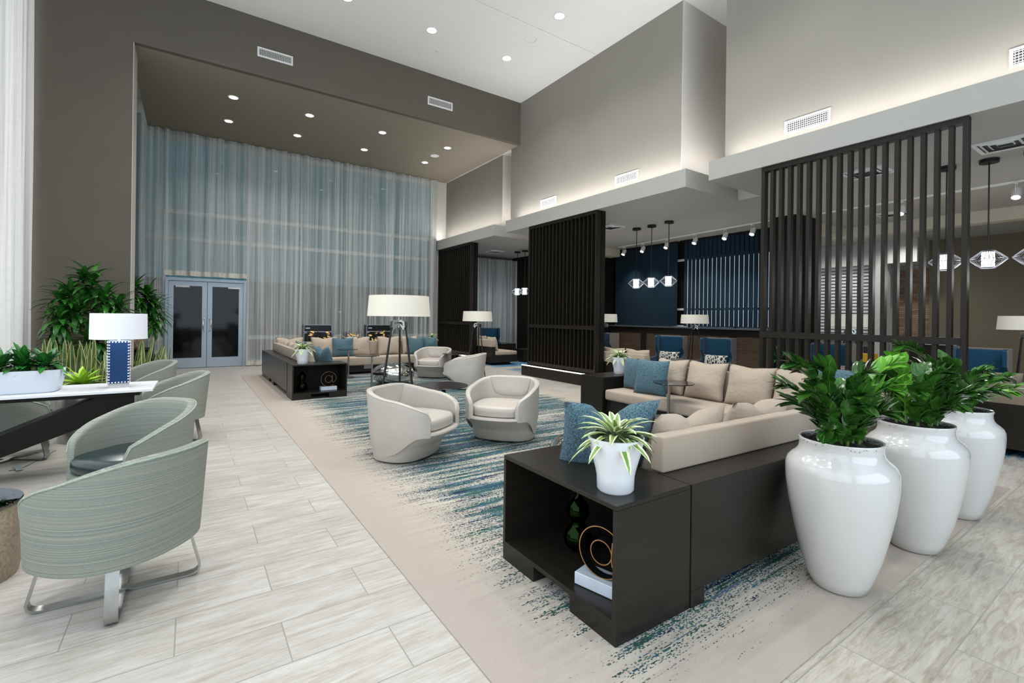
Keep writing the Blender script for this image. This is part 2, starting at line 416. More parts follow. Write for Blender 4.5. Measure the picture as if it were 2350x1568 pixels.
def leaf(bm, base, d, up, L, W, bend=.4, fold=.25, segs=6, tip=.5, uvl=None, droop=0, root=.15, twist=0):
    """blade from base along d; up=surface normal side"""
    base = Vector(base); d = Vector(d).normalized(); up = Vector(up)
    side = d.cross(up); side = side.normalized() if side.length > 1e-4 else d.orthogonal().normalized()
    nrm = side.cross(d).normalized()
    p = base.copy(); rows = []
    ang = bend / segs
    for i in range(segs + 1):
        t = i / segs
        wv = W * (root + (1-root)*math.sin(PI*min(1, t**tip*1.0))**.8) if t < 1 else W*.02
        if t == 0: wv = W * root
        rows.append((p + side*wv/2 + nrm*fold*wv/2, p.copy(), p - side*wv/2 + nrm*fold*wv/2, t))
        R = Matrix.Rotation(-ang, 3, side) if bend else Matrix.Identity(3)
        d = R @ d; nrm = R @ nrm
        if droop: d = (d + Vector((0, 0, -droop/segs))).normalized(); nrm = side.cross(d).normalized()
        p = p + d * (L/segs)
    vs = [[bm.verts.new(q) for q in r[:3]] for r in rows]
    for i in range(segs):
        for j in range(2):
            f = bm.faces.new((vs[i][j], vs[i][j+1], vs[i+1][j+1], vs[i+1][j]))
            if uvl is not None:
                uv = ((j/2, rows[i][3]), ((j+1)/2, rows[i][3]), ((j+1)/2, rows[i+1][3]), (j/2, rows[i+1][3]))
                for lp, q in zip(f.loops, uv): lp[uvl].uv = q
def lb():
    bm = nb(); return bm, bm.loops.layers.uv.new('UVMap')

def cushion_bm(w, h, t, chop=0, seed=0, n=14, pinch=.07):
    bm = nb(); rnd = random.Random(seed); off = Vector((rnd.random()*50, rnd.random()*50, 0))
    g = {}
    for s in (1, -1):
        for i in range(n+1):
            for j in range(n+1):
                u = -1 + 2*i/n; v = -1 + 2*j/n
                if s == -1 and (i in (0, n) or j in (0, n)): g[s, i, j] = g[1, i, j]; continue
                x = w/2*u*(1 - pinch*(1-v*v)); z = h/2*v*(1 - pinch*(1-u*u))
                th = ((1-abs(u)**2.6)*(1-abs(v)**2.6))**.55
                y = s*t/2*th
                if chop:
                    c = math.exp(-(u/.28)**2)
                    f = max(0, (v+.1)/1.1)
                    z -= chop*h*c*f*f*1.0; y *= 1 - .35*c*f
                nn = noise.noise(Vector((u*1.6, v*1.6, s*3)) + off)
                y += s*t*.10*nn*th; z += h*.012*nn; x += w*.012*nn
                g[s, i, j] = bm.verts.new((x, y, z + h/2))
    for s in (1, -1):
        for i in range(n):
            for j in range(n):
                a = (g[s, i, j], g[s, i+1, j], g[s, i+1, j+1], g[s, i, j+1])
                bm.faces.new(a if s == -1 else a[::-1])
    return bm
CUSH = {}
def cushion(kind, label, loc, rz, w=.5, h=.5, t=.2, lean=.25, chop=0, seed=None, group=None, roll=0, name='throw_pillow'):
    seed = seed if seed is not None else random.randint(0, 9999)
    bm = cushion_bm(w, h, t, chop, seed)
    o = obj(name, bm, M[kind], None, 'all')
    o.rotation_mode = 'XYZ'
    o.matrix_world = Matrix.Translation(loc) @ Matrix.Rotation(rz, 4, 'Z') @ Matrix.Rotation(lean, 4, 'X') @ Matrix.Rotation(roll, 4, 'Y')
    tag(o, label, 'cushion', group); return o

# ---------------------------------------------------------------- setting
ZC, ZN, ZL0, ZL1 = 7.286, 6.155, 3.752, 4.068
struct('floor', box(nb(), -3.2, 18.2, -5.2, 16.2, -.12, 0), M['tile'])
cp = obj('area_carpet', box(nb(), 1.0, 5.95, .94, 12.75, .0005, .006), M['carpet'])
tag(cp, 'large taupe carpet with teal, green and navy streaks under the central seating', 'carpet')
cp = obj('area_carpet', box(nb(), 7.26, 10.6, -1.5, 10.9, .0005, .006), M['carpet_blue'])
tag(cp, 'blue streaked carpet under the seating beyond the slatted screens', 'carpet')
cp = obj('area_carpet', box(nb(), 6.9, 10.2, 11.5, 14.9, .0005, .006), M['carpet_blue'])
tag(cp, 'blue carpet in the far right bay near the second curtain', 'carpet')
# dark end wall with deep window bay
struct('wall_front_dark', box(nb(), -2.7, -.86, 10.505, 11.15, 0, ZC), M['dark_wall'])
struct('wall_front_bulkhead', box(nb(), -.86, 7.377, 10.505, 10.62, ZN, ZC), M['dark_wall'])
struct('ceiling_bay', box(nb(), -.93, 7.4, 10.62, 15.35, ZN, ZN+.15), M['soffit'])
struct('ceiling_bay_side', box(nb(), -3.2, -.93, 10.9, 15.35, 6.9, 7.0), M['ceiling'])
struct('ceiling_bay_end', box(nb(), 7.4, 9.0, 10.62, 15.35, ZN, ZN+.15), M['end_wall'])
struct('reveal_lit_face', box(nb(), -.862, -.85, 10.508, 11.15, 0, ZN), M['end_wall'])  # thin pale facing; the reveal's lit look is painted into its colour
struct('wall_bay_left', box(nb(), -3.2, -3.0, 10.9, 15.4, 0, 7), M['end_wall'])
# main ceiling and outer shell
bm = box(nb(), -2.7, 9.1, -5.2, 7.59, ZC, ZC+.2); box(bm, -2.7, 9.1, 7.60, 10.62, ZC, ZC+.2)
struct('ceiling', bm, M['ceiling'])
struct('wall_left', box(nb(), -2.85, -2.7, -5.2, 10.9, 0, ZC), M['light_wall'])
struct('wall_rear', box(nb(), -2.7, 18.2, -5.2, -4.9, 0, ZC), M['light_wall'])
# upper right wall, stepped in three bays above the shelves
struct('wall_right_near', box(nb(), 7.377, 9.0, -4.9, 4.53, ZL1, ZC), M['light_wall'])
struct('wall_right_middle', box(nb(), 7.377, 9.0, 5.39, 10.93, ZL1, ZC), M['light_wall'])
struct('wall_right_far', box(nb(), 7.44, 9.0, 11.46, 15.3, ZL1, ZN), M['light_wall'])
struct('wall_right_back', box(nb(), 9.0, 9.1, -4.9, 15.3, ZL1, ZC), M['end_wall'])
for nm, ya, yb, m in (('trim_2', 5.378, 5.39, 'end_wall'), ('trim_3', 11.448, 11.46, 'end_wall')):
    struct(nm, box(nb(), 7.377 if nm == 'trim_2' else 7.44, 9.0, ya, yb, ZL1, ZC if nm == 'trim_2' else ZN), M[m])
bm = nb()
for a, b in ((-4.9, 4.62), (5.06, 10.70), (11.29, 15.3)): box(bm, 7.06, 8.68, a, b, ZL0, ZL1)
box(bm, 8.68, 17.6, -4.9, 15.3, ZL0, ZL1)
struct('ceiling_low', bm, M['shelf'])
bm = box(nb(), 10.9, 11.75, 10.9, 12.5, 3.5, ZL0); box(bm, 10.9, 13.5, 5.0, 5.3, 3.55, ZL0); box(bm, 13.3, 13.6, -3, 5.3, 3.5, ZL0)
struct('ceiling_beam', bm, M['low_ceiling'])
# far window wall
struct('wall_far_pilaster', box(nb(), 7.02, 7.46, 15.1, 15.3, 0, ZN), M['end_wall'])
struct('wall_far_dark', box(nb(), 6.985, 7.02, 15.0, 15.3, 0, ZN), M['dark_wall'])
struct('wall_far', box(nb(), 7.46, 12.0, 15.3, 15.45, 0, ZL1), M['dark_wall'])
bm = nb()
for z in (3.42, 4.12, .78): box(bm, -3, 7.0, 15.26, 15.34, z-.05, z+.06)
box(bm, -3, 7.0, 15.26, 15.34, 0, .12); box(bm, -3, 7.0, 15.26, 15.34, 6.0, 7)
for x in (-2.9, -1.3, -.56, 1.34, 2.75, 4.15, 5.55, 6.95): box(bm, x-.035, x+.035, 15.255, 15.345, 0, 6.6)
wf = struct('window_1', bm, M['mullion'])
obj('window_pane', box(nb(), -3, 7.0, 15.30, 15.31, 0, 6.6), M['window_glass'], wf)
struct('wall_outside', box(nb(), -6, 13, 19, 19.2, -.1, 2.6), M['vent_dark'])
# double glass door
bm = nb()
for x in (-.50, 1.255): box(bm, x-.03, x+.03, 15.0, 15.2, 0, 2.30)
box(bm, -.53, 1.285, 15.0, 15.2, 2.30, 2.37)
dr = struct('door_1', bm, M['alu'])
for k, x0 in enumerate((-.465, .385)):
    x1 = x0 + .84
    bm = box(nb(), x0, x0+.11, 15.05, 15.10, .01, 2.29); box(bm, x1-.11, x1, 15.05, 15.10, .01, 2.29)
    box(bm, x0+.11, x1-.11, 15.05, 15.10, .01, .27); box(bm, x0+.11, x1-.11, 15.05, 15.10, 2.17, 2.29)
    lf = obj('door_leaf', bm, M['alu'], dr)
    obj('door_pane', box(nb(), x0+.11, x1-.11, 15.07, 15.08, .27, 2.17), M['door_glass'], lf)
    hx = x1-.055 if k == 0 else x0+.055
    s = -1 if k == 0 else 1
    bm = nb(); tube(bm, [(hx, 15.05, .98), (hx+s*.0, 14.98, .98), (hx+s*.03, 14.965, 1.02), (hx+s*.03, 14.965, 1.28), (hx, 14.98, 1.32), (hx, 15.05, 1.32)], .013)
    obj('door_handle', bm, M['chrome'], lf, True)
    cxx = x0+.2 if k == 0 else x1-.32
    obj('door_closer', box(nb(), cxx-.05, cxx+.25, 15.02, 15.05, 2.13, 2.17), M['white_metal'], lf)
struct('door_dark_backing', box(nb(), -.3, 1.1, 15.5, 15.6, 0, 2.2), M['plastic_black'])  # unseen black panel added behind the door glass to keep it dark

def curtain(name, label, x0, x1, y, z0, z1, m, folds=3.4, amp=.085, seed=1, axis='x', rows=10, hem=True, group='sheer curtain panels'):
    rnd = random.Random(seed); n = max(12, int((x1-x0)*36)); ph = [rnd.random()*6.28 for _ in range(6)]
    bm = nb(); vs = []
    for i in range(n+1):
        x = x0 + (x1-x0)*i/n; col = []
        for j in range(rows+1):
            t = j/rows; z = z0 + (z1-z0)*t
            a = amp*(.75+.25*(1-t))
            o = a*(.6*math.sin(x*2*PI*folds+ph[0]+.25*math.sin(z*.7+x)) + .3*math.sin(x*2*PI*folds*1.73+ph[1]+.3*math.sin(z*1.1)) + .25*math.sin(x*2*PI*folds*.47+ph[2]))
            dx = .012*math.sin(z*1.3+x*5+ph[3])
            col.append(bm.verts.new((x+dx, y+o, z) if axis == 'x' else (y+o, x+dx, z)))
        vs.append(col)
    for i in range(n):
        for j in range(rows): bm.faces.new((vs[i][j], vs[i+1][j], vs[i+1][j+1], vs[i][j+1]))
    o = obj(name, bm, M[m], None, 'all')
    tag(o, label, 'curtain', group)
    if hem:
        bm = nb(); v2 = []
        for i in range(n+1):
            p = vs_pts(o, i, rows); v2.append((bm.verts.new((p.x, p.y-.004 if axis == 'x' else p.y, z0)), bm.verts.new((p.x, p.y-.004 if axis == 'x' else p.y, z0+.13))))
        for a, b in zip(v2, v2[1:]): bm.faces.new((a[0], b[0], b[1], a[1]))
        obj('hem', bm, M['hem'], o, 'all')
    return o
def vs_pts(o, i, rows): return o.data.vertices[i*(rows+1)].co
curtain('sheer_curtain', 'long teal-grey sheer curtain behind the far sectional sofa', 1.30, 6.98, 14.92, .03, ZN-.02, 'sheer', seed=3)
curtain('sheer_curtain', 'short sheer curtain panel hanging above the double glass door', -.56, 1.30, 14.90, 2.42, ZN-.02, 'sheer', seed=5)
curtain('sheer_curtain', 'narrow full-length sheer curtain just left of the glass door', -1.08, -.57, 14.90, .03, ZN-.02, 'sheer', seed=8)
curtain('sheer_curtain', 'dark greenish sheer curtain in the corner behind the small tree', -2.95, -1.06, 14.98, .03, 6.42, 'sheer_green', seed=9, hem=False)
curtain('sheer_curtain', 'bright white sheer curtain at the left edge beside the dark wall', 7.0, 10.42, -2.08, .02, ZC-.05, 'sheer_white', seed=12, axis='y', folds=3.2, amp=.06)
curtain('sheer_curtain', 'grey sheer curtain in the bay between the slatted screen and black pillar', 7.6, 10.42, 14.95, .03, 3.62, 'sheer', seed=14, folds=4)
struct('window_2', box(nb(), 7.6, 10.4, 15.24, 15.29, .4, 3.5), simple('dusk_pane', '#5f7884', .2))
# downlights, vents, ceiling grilles
def downlight(x, y, z, r, label, group, power):
    t = thing('downlight', label, 'ceiling light', (x, y, z), 0, group)
    bm = nb(); lathe(bm, [(r*1.25, -.001), (r*1.25, -.008), (r, -.012), (r*.98, -.001)], 28, cap0=False, cap1=False); obj('trim_ring', bm, M['white_metal'], t, True)
    bm = nb(); lathe(bm, [(r*.98, -.009), (.001, -.009)], 28, cap0=False, cap1=False); obj('lens', bm, M['downlight'], t)
    l = bpy.data.lights.new('downlight_beam', 'SPOT'); l.energy = power; l.spot_size = math.radians(125); l.spot_blend = .9; l.shadow_soft_size = .11; l.color = (1, .975, .94)
    o = bpy.data.objects.new('downlight_beam', l); o.location = (x, y, z-.03); C.objects.link(o)
    return t
mains = [(2.32, 8.9), (4.01, 8.9), (5.83, 8.87), (5.83, 7.04), (4.01, 7.04), (2.32, 7.04), (5.83, 5.2), (4.01, 5.2), (2.32, 5.2), (5.83, 3.3), (2.32, 3.3), (4.01, 1.5), (.5, 8.9), (.5, 5.2), (.5, 2.0), (-1.0, 3.8), (-1.0, 7.04)]
for i, (x, y) in enumerate(mains):
    where = {0: 'leftmost recessed light in the high white ceiling', 1: 'recessed light in the high ceiling just right of the small sprinkler', 2: 'recessed light in the high ceiling nearest the dark bulkhead corner', 3: 'recessed light in the high ceiling beyond the thin joint line'}.get(i)
    if where: downlight(x, y, ZC, .095, where, 'high ceiling downlights', 150)
    else:
        l = bpy.data.lights.new('ceiling_lamp', 'SPOT'); l.energy = 150; l.spot_size = math.radians(125); l.spot_blend = .9; l.shadow_soft_size = .11; l.color = (1, .975, .94)
        o = bpy.data.objects.new('ceiling_lamp', l); o.location = (x, y, ZC-.03); C.objects.link(o)
for i, (x, lab) in enumerate(((.73, 'first'), (2.28, 'second'), (4.03, 'third'), (5.88, 'fourth'))):
    downlight(x, 11.9, ZN, .085, lab + ' recessed light from the left in the front row of the bay soffit', 'bay soffit downlights', 120)
    downlight(x, 13.43, ZN, .085, lab + ' recessed light from the left in the rear row of the bay soffit', 'bay soffit downlights', 120)
def disc(name, label, cat, x, y, z, r, m='white_metal'):
    t = thing(name, label, cat, (x, y, z))
    bm = nb(); lathe(bm, [(r, 0), (r, -.01), (r*.86, -.014), (r*.84, -.006)], 28, cap0=False, cap1=False); obj('rim', bm, M['white_metal'], t, True)
    bm = nb(); lathe(bm, [(r*.84, -.005), (.001, -.005)], 28, cap0=False, cap1=False); obj('grille', bm, M[m], t)
disc('ceiling_speaker', 'round white ceiling speaker among the high downlights', 'speaker', 5.83, 7.97, ZC, .13, 'ceiling')
disc('ceiling_speaker', 'round white speaker between two soffit lights in the bay', 'speaker', 5.87, 12.71, ZN, .13, 'ceiling')
disc('sprinkler_cap', 'tiny white round sprinkler cap on the high ceiling', 'sprinkler', 4.42, 9.53, ZC, .04)
def vent(label, loc, rz, w, h, group):
    t = thing('air_vent', label, 'air vent', loc, rz, group); f = .03
    bm = nb()
    for a in ((-w/2, w/2, -h/2, -h/2+f), (-w/2, w/2, h/2-f, h/2), (-w/2, -w/2+f, -h/2+f, h/2-f), (w/2-f, w/2, -h/2+f, h/2-f)): box(bm, a[0], a[1], -.012, 0, a[2], a[3])
    obj('frame', bm, M['white_metal'], t)
    bm = nb(); n = int((h-2*f)/.026)
    for i in range(n): z = -h/2+f+(i+.5)*(h-2*f)/n; box(bm, -w/2+f, w/2-f, -.010, -.006, z-.003, z+.003)
    n = int((w-2*f)/.028)
    for i in range(n): x = -w/2+f+(i+.5)*(w-2*f)/n; box(bm, x-.0025, x+.0025, -.0085, -.005, -h/2+f, h/2-f)
    obj('louvres', bm, M['white_metal'], t)
    obj('backing', box(nb(), -w/2+f, w/2-f, -.004, -.001, -h/2+f, h/2-f), M['vent_dark'], t)
vent('white wall vent on the dark bulkhead, the larger one at upper left', (1.36, 10.504, 6.615), 0, .64, .19, 'bulkhead vents')
vent('white wall vent on the dark bulkhead nearer the corner', (4.98, 10.504, 6.63), 0, .66, .2, 'bulkhead vents')
for y, lab in ((9.25, 'smallest white vent above the middle shelf, furthest back'), (6.69, 'white vent above the middle shelf near its front corner'), (3.26, 'large white vent above the near right shelf'), (.9, 'white vent cut off by the right edge above the shelf')):
    vent(lab, (7.376, y, 4.34), -PI/2, .62, .21, 'cove wall vents')
def diffuser(label, x, y, s=.55):
    t = thing('ceiling_diffuser', label, 'ceiling vent', (x, y, ZL0), 0, 'square ceiling diffusers')
    bm = nb()
    for a in ((-s/2, s/2, -s/2, -s/2+.04), (-s/2, s/2, s/2-.04, s/2), (-s/2, -s/2+.04, -s/2+.04, s/2-.04), (s/2-.04, s/2, -s/2+.04, s/2-.04)): box(bm, a[0], a[1], a[2], a[3], -.02, 0)
    obj('frame', bm, M['white_metal'], t)
    bm = nb()
    for k in (.22, .15, .08):
        q = len(bm.verts); lathe(bm, [(k*1.41, -.008), (k*1.2, -.02)], 4, cap0=False, cap1=False); bm.verts.ensure_lookup_table(); xform(bm, Matrix.Rotation(PI/4, 4, 'Z'), q)
    obj('cone', bm, M['white_metal'], t); obj('face', box(nb(), -s/2+.04, s/2-.04, -s/2+.04, s/2-.04, -.006, -.001), M['vent_dark'], t)
diffuser('square ceiling diffuser in front of the three pendants', 8.68, 8.4)
diffuser('square ceiling diffuser at the upper right edge', 8.59, 1.43)
diffuser('square ceiling diffuser in the far right bay by the curtain', 8.75, 14.0)
diffuser('square ceiling diffuser seen through the top of the near slatted screen', 8.56, 2.92)
diffuser('ceiling diffuser deeper in the room behind the near screen', 12.3, 3.7)

# ---------------------------------------------------------------- slatted screens
def screen(label, x, y0, y1, n, solid=False, depth=.10, z0=.27):
    t = thing('slatted_screen', label, 'room divider', (x, y0, 0), 0, 'dark wooden slatted screens')
    L = y1-y0; zt = ZL0-.002; pw = .05
    obj('post', box(nb(), 0, depth, 0, pw, z0, zt), M['slat_wood'], t); obj('post', box(nb(), 0, depth, L-pw, L, z0, zt), M['slat_wood'], t)
    obj('top_rail', box(nb(), 0, depth, pw, L-pw, zt-.07, zt), M['slat_wood'], t)
    obj('middle_rail', box(nb(), -.004, depth+.004, pw, L-pw, 1.20, 1.285), M['slat_wood'], t)
    obj('bottom_rail', box(nb(), 0, depth, pw, L-pw, z0, z0+.08), M['slat_wood'], t)
    for nm, a, b in (('upper_slats', 1.285, zt-.07), ('lower_slats', z0+.08, 1.20)):
        bm = nb()
        for i in range(1, n-1):
            yc = pw/2 + (L-pw)*i/(n-1); box(bm, .008, depth-.008, yc-.022 if not solid else yc-.014, yc+.022 if not solid else yc+.014, a, b)
        obj(nm, bm, M['slat_wood'], t)
    if solid: obj('back_panel', box(nb(), depth+.02, depth+.14, 0, L, z0, zt), M['panel_black'], t)
    return t
def plinth(label, x0, x1, y0, y1, z=.255):
    t = thing('screen_plinth', label, 'plinth', (x0, y0, 0))
    obj('plinth_body', box(nb(), 0, x1-x0, 0, y1-y0, 0, z-.012), M['espresso_y'], t)
    obj('light_strip', box(nb(), .0, .05, 0, y1-y0, z-.012, z+.004), M['led'], t)
    obj('ledge', box(nb(), .05, x1-x0, 0, y1-y0, z-.012, z), M['espresso_y'], t)
screen('near open slatted screen of dark wood with see-through gaps', 7.09, 1.47, 3.76, 19)
screen('middle dark slatted screen with solid black back', 7.09, 7.24, 9.67, 19, True, .12)
screen('far dark slatted screen at the left beside the big curtain', 7.12, 12.72, 15.0, 19, True, .12)
plinth('low dark plinth with lit edge under the middle slatted screen', 6.95, 7.38, 7.15, 9.72)
plinth('low dark plinth under the near slatted screen behind the sofa', 6.95, 7.38, 1.40, 3.84)
plinth('low dark plinth under the far slatted screen', 6.98, 7.4, 12.62, 15.0)
struct('wall_window_return', box(nb(), 11.75, 12.3, 11.3, 12.6, 0, ZL0), M['panel_black'])
# pillars in the room beyond
struct('wall_pillar_1', box(nb(), 10.75, 11.75, 4.9, 5.38, 0, ZL0), M['panel_black'])
struct('wall_pillar_2', box(nb(), 10.9, 11.74, 11.3, 12.5, 0, 3.49), M['panel_black'])
struct('wall_pillar_3', box(nb(), 10.42, 11.9, 14.2, 15.28, 0, ZL0), M['panel_black'])
struct('wall_right_bay', box(nb(), 11.75, 11.9, 12.5, 15.3, 0, ZL0), M['panel_black'])
# blue window wall with wainscot
bm = box(nb(), 11.75, 11.85, 5.38, 11.3, 0, .22); box(bm, 11.75, 11.85, 5.38, 11.3, 1.02, 1.2)
for y in (5.38, 6.85, 8.33, 9.8, 11.12): box(bm, 11.74, 11.85, y, y+.18, .22, 1.02)
wc = struct('wall_wainscot', bm, M['espresso_y'])
obj('wood_panel', box(nb(), 11.78, 11.9, 5.4, 11.3, .2, 1.04), M['brown_wood'], wc)
obj('window_sill', box(nb(), 11.62, 11.9, 5.38, 11.3, 1.2, 1.235), simple('dark_stone_sill', '#5a6066', .2), wc)
bm = nb()
for y in (5.5, 7.0, 8.4, 9.8, 11.2): box(bm, 11.98, 12.04, y-.04, y+.04, 1.2, 3.6)
for z in (1.25, 1.75, 3.2): box(bm, 11.98, 12.04, 5.4, 11.3, z-.03, z+.03)
wn = struct('window_3', bm, M['mullion'])
obj('window_pane', box(nb(), 12.05, 12.07, 5.4, 8.60, 1.24, 3.2), M['window_glow'], wn)
obj('window_pane', box(nb(), 12.05, 12.07, 8.60, 11.3, 1.24, 3.7), M['panel_black'], wn)
obj('window_head', box(nb(), 12.0, 12.1, 5.38, 11.3, 3.2, 3.75), M['panel_black'], wn)
def vblind(label, y0, y1, ang, m='blind_blue', w=.135, pitch=.128, x=11.83):
    t = thing('vertical_blind', label, 'blind', (x, y0, 1.24), 0, 'navy vertical blinds')
    obj('head_rail', box(nb(), -.04, .04, 0, y1-y0, 2.46, 2.505), M['panel_black'], t)
    bm = nb(); n = int((y1-y0)/pitch)
    for i in range(n):
        yc = (i+.5)*pitch; a = ang; dx, dy = math.sin(a)*w/2, math.cos(a)*w/2
        vs = [bm.verts.new(p) for p in ((-dx, yc-dy, .02), (dx, yc+dy, .02), (dx, yc+dy, 2.46), (-dx, yc-dy, 2.46))]
        bm.faces.new(vs)
    o = obj('slats', bm, M[m], t)
    md = o.modifiers.new('th', 'SOLIDIFY'); md.thickness = .003
vblind('navy vertical blind with bright window slits, right half of the blue wall', 5.42, 8.62, .20)
vblind('navy vertical blind closed over the window, left half of the blue wall', 8.72, 11.28, -.02)
# back of the room at right
struct('wall_back_right', box(nb(), 17.2, 17.35, -4.9, 4.35, 0, ZL0), M['olive'])
struct('wall_back_end', box(nb(), 17.45, 17.6, 4.35, 8.9, 0, ZL0), M['grey_wall'])
struct('wall_back_side', box(nb(), 11.9, 17.6, 8.9, 9.05, 0, ZL0), M['grey_wall'])
struct('wall_back_column', box(nb(), 16.2, 16.6, 5.05, 5.35, 0, 3.1), M['grey_wall'])
struct('wall_back_header', box(nb(), 16.2, 17.4, 4.35, 8.9, 3.1, ZL0), M['grey_wall'])
def brick():
    k = N('stacked_stone'); br = k.n('ShaderNodeTexBrick'); br.inputs['Scale'].default_value = 1; br.inputs['Brick Width'].default_value = .3; br.inputs['Row Height'].default_value = .06
    br.inputs['Mortar Size'].default_value = .004; br.inputs['Color1'].default_value = lin('#7a5d4a'); br.inputs['Color2'].default_value = lin('#a08770'); br.inputs['Mortar'].default_value = lin('#55463a')
    s = k.sep(k.world()); cb = k.n('ShaderNodeCombineXYZ'); k.l(s[1], cb.inputs[0]); k.l(s[2], cb.inputs[1]); k.l(cb.outputs[0], br.inputs['Vector'])
    k.base(br.outputs['Color'], .8); k.bump(br.outputs['Fac'], .5, .01); return k.m
M['brick'] = brick()
struct('wall_stone_panel', box(nb(), 17.30, 17.44, 4.30, 5.05, .95, 3.0), M['brick'])
t = thing('cellular_shade', 'white horizontal blind on the bright window behind the near screen', 'blind', (16.5, 5.4, 1.0))
bm = nb()
for i in range(22): box(bm, -.01, .01, 0, 1.8, .02+i*.1, .02+i*.1+.062)
obj('slats', bm, M['white_metal'], t); obj('head_rail', box(nb(), -.04, .04, 0, 1.8, 2.2, 2.3), M['white_metal'], t)
wn = struct('window_4', box(nb(), 16.56, 16.6, 5.35, 7.3, .95, 3.1), M['mullion'])
obj('window_pane', box(nb(), 16.545, 16.56, 5.4, 7.25, 1.0, 3.05), simple('pane_grey', '#7f8b90', .3), wn)
# pendants
M['cage'] = simple('grey_wire', '#6a6d72', .35, .6)
def pendant(label, x, y):
    t = thing('pendant_light', label, 'pendant light', (x, y, ZL0), 0, 'hexagonal wire pendant lights')
    zc = 2.35-ZL0
    bm = nb(); lathe(bm, [(.001, 0), (.105, 0), (.105, -.05), (.001, -.05)], 28, cap0=False, cap1=False); obj('canopy', bm, M['black_metal'], t, True)
    bm = nb(); tube(bm, [(0, 0, -.04), (0, 0, zc+.12)], .009, 8); obj('rod', bm, M['black_metal'], t, True)
    bm = nb(); lathe(bm, [(.068, zc-.10), (.068, zc+.10)], 24); obj('diffuser', bm, M['pendant_glow'], t, True)
    bm = nb()
    for k in range(28):
        a = 2*PI*k/28; c, s = math.cos(a), math.sin(a)
        tube(bm, [(.075*c, .075*s, zc+.122), (.195*c, .195*s, zc+.008), (.195*c, .195*s, zc-.008), (.075*c, .075*s, zc-.122)], .004, 4, False)
    for r, z in ((.075, .122), (.195, 0), (.075, -.122)):
        tube(bm, [(r*math.cos(2*PI*k/28), r*math.sin(2*PI*k/28), zc+z) for k in range(29)], .0045, 5, False)
    obj('wire_cage', bm, M['cage'], t, True)
    l = bpy.data.lights.new('pendant_bulb', 'POINT'); l.energy = 9; l.shadow_soft_size = .1; o = bpy.data.objects.new('pendant_bulb', l); o.location = (x, y, 2.1); C.objects.link(o)
    return t
pp = pendant('leftmost of the three wire pendants before the blue blinds', 9.33, 8.1)
def light_copy(x, y):
    l = bpy.data.lights.new('pendant_bulb', 'POINT'); l.energy = 9; l.shadow_soft_size = .1; o = bpy.data.objects.new('pendant_bulb', l); o.location = (x, y, 2.1); C.objects.link(o)
for lab, x, y in (('middle of the three wire pendants before the blue blinds', 9.32, 7.62), ('rightmost of the three wire pendants before the blue blinds', 9.26, 7.07),
                  ('large wire pendant in the clear right of the near screen', 9.24, 1.70), ('wire pendant seen behind the last slats of the near screen', 9.2, 2.14), ('wire pendant just peeking in at the right edge', 9.2, 1.26),
                  ('wire pendant left of the middle screen in front of the black pillar', 9.45, 13.54), ('wire pendant half hidden by the edge of the middle screen', 9.46, 13.1)):
    dup(pp, lab, (x, y, ZL0)); light_copy(x, y)
# track lights
def track(label, x0, x1, y0, y1):
    t = thing('track_rail', label, 'light track', (x0, y0, ZL0)); L = math.hypot(x1-x0, y1-y0); t.rotation_euler = (0, 0, math.atan2(y1-y0, x1-x0))
    obj('rail', box(nb(), 0, L, -.017, .017, -.03, 0), M['white_metal'], t); obj('feed_box', box(nb(), L*.45, L*.45+.22, -.02, .02, -.035, -.002), M['white_metal'], t)
track('white ceiling track carrying spots in front of the blue blinds', 10.9, 11.35, 5.2, 10.6)
track('white ceiling track at the upper right behind the near screen', 10.9, 11.05, -.5, 4.6)
def spot(label, x, y):
    t = thing('track_spotlight', label, 'spotlight', (x, y, ZL0), 0, 'white track spotlights')
    obj('mount', box(nb(), -.05, .05, -.02, .02, -.055, -.03), M['white_metal'], t)
    bm = nb(); tube(bm, [(-.07, 0, -.2), (-.075, 0, -.1), (-.04, 0, -.06), (.04, 0, -.06), (.075, 0, -.1), (.07, 0, -.2)], .006, 6); obj('yoke', bm, M['white_metal'], t, True)
    bm = nb(); lathe(bm, [(.045, .09), (.058, .06), (.06, -.09), (.05, -.09)], 20, cap1=False)
    h = obj('lamp_head', bm, M['white_metal'], t, True, (0, 0, -.2), (0, math.radians(32), 0))
    bm = nb(); lathe(bm, [(.052, -.08), (.001, -.08)], 20, cap0=False, cap1=False); obj('lens', bm, M['downlight'], h)
    return t
def spotl(x, y):
    l = bpy.data.lights.new('track_beam', 'SPOT'); l.energy = 40; l.spot_size = math.radians(80); l.spot_blend = .8; l.shadow_soft_size = .05
    o = bpy.data.objects.new('track_beam', l); o.location = (x+.03, y, ZL0-.31); o.rotation_euler = (0, math.radians(-10), 0); C.objects.link(o)
sp = spot('first track spot from the left above the blue blinds', 11.33, 10.34); spotl(11.33, 10.34)
for n_, (x, y) in zip(('second', 'third', 'fourth', 'fifth', 'sixth'), ((11.26, 9.53), (11.19, 8.62), (11.1, 7.64), (11.03, 6.74), (10.97, 6.01))):
    dup(sp, n_ + ' track spot from the left above the blue blinds', (x, y, ZL0)); spotl(x, y)
for lab, x, y in (('track spot at the right edge above the olive wall', 10.97, 1.7), ('track spot seen between slats of the near screen', 11.0, 3.2)):
    dup(sp, lab, (x, y, ZL0)); spotl(x, y)
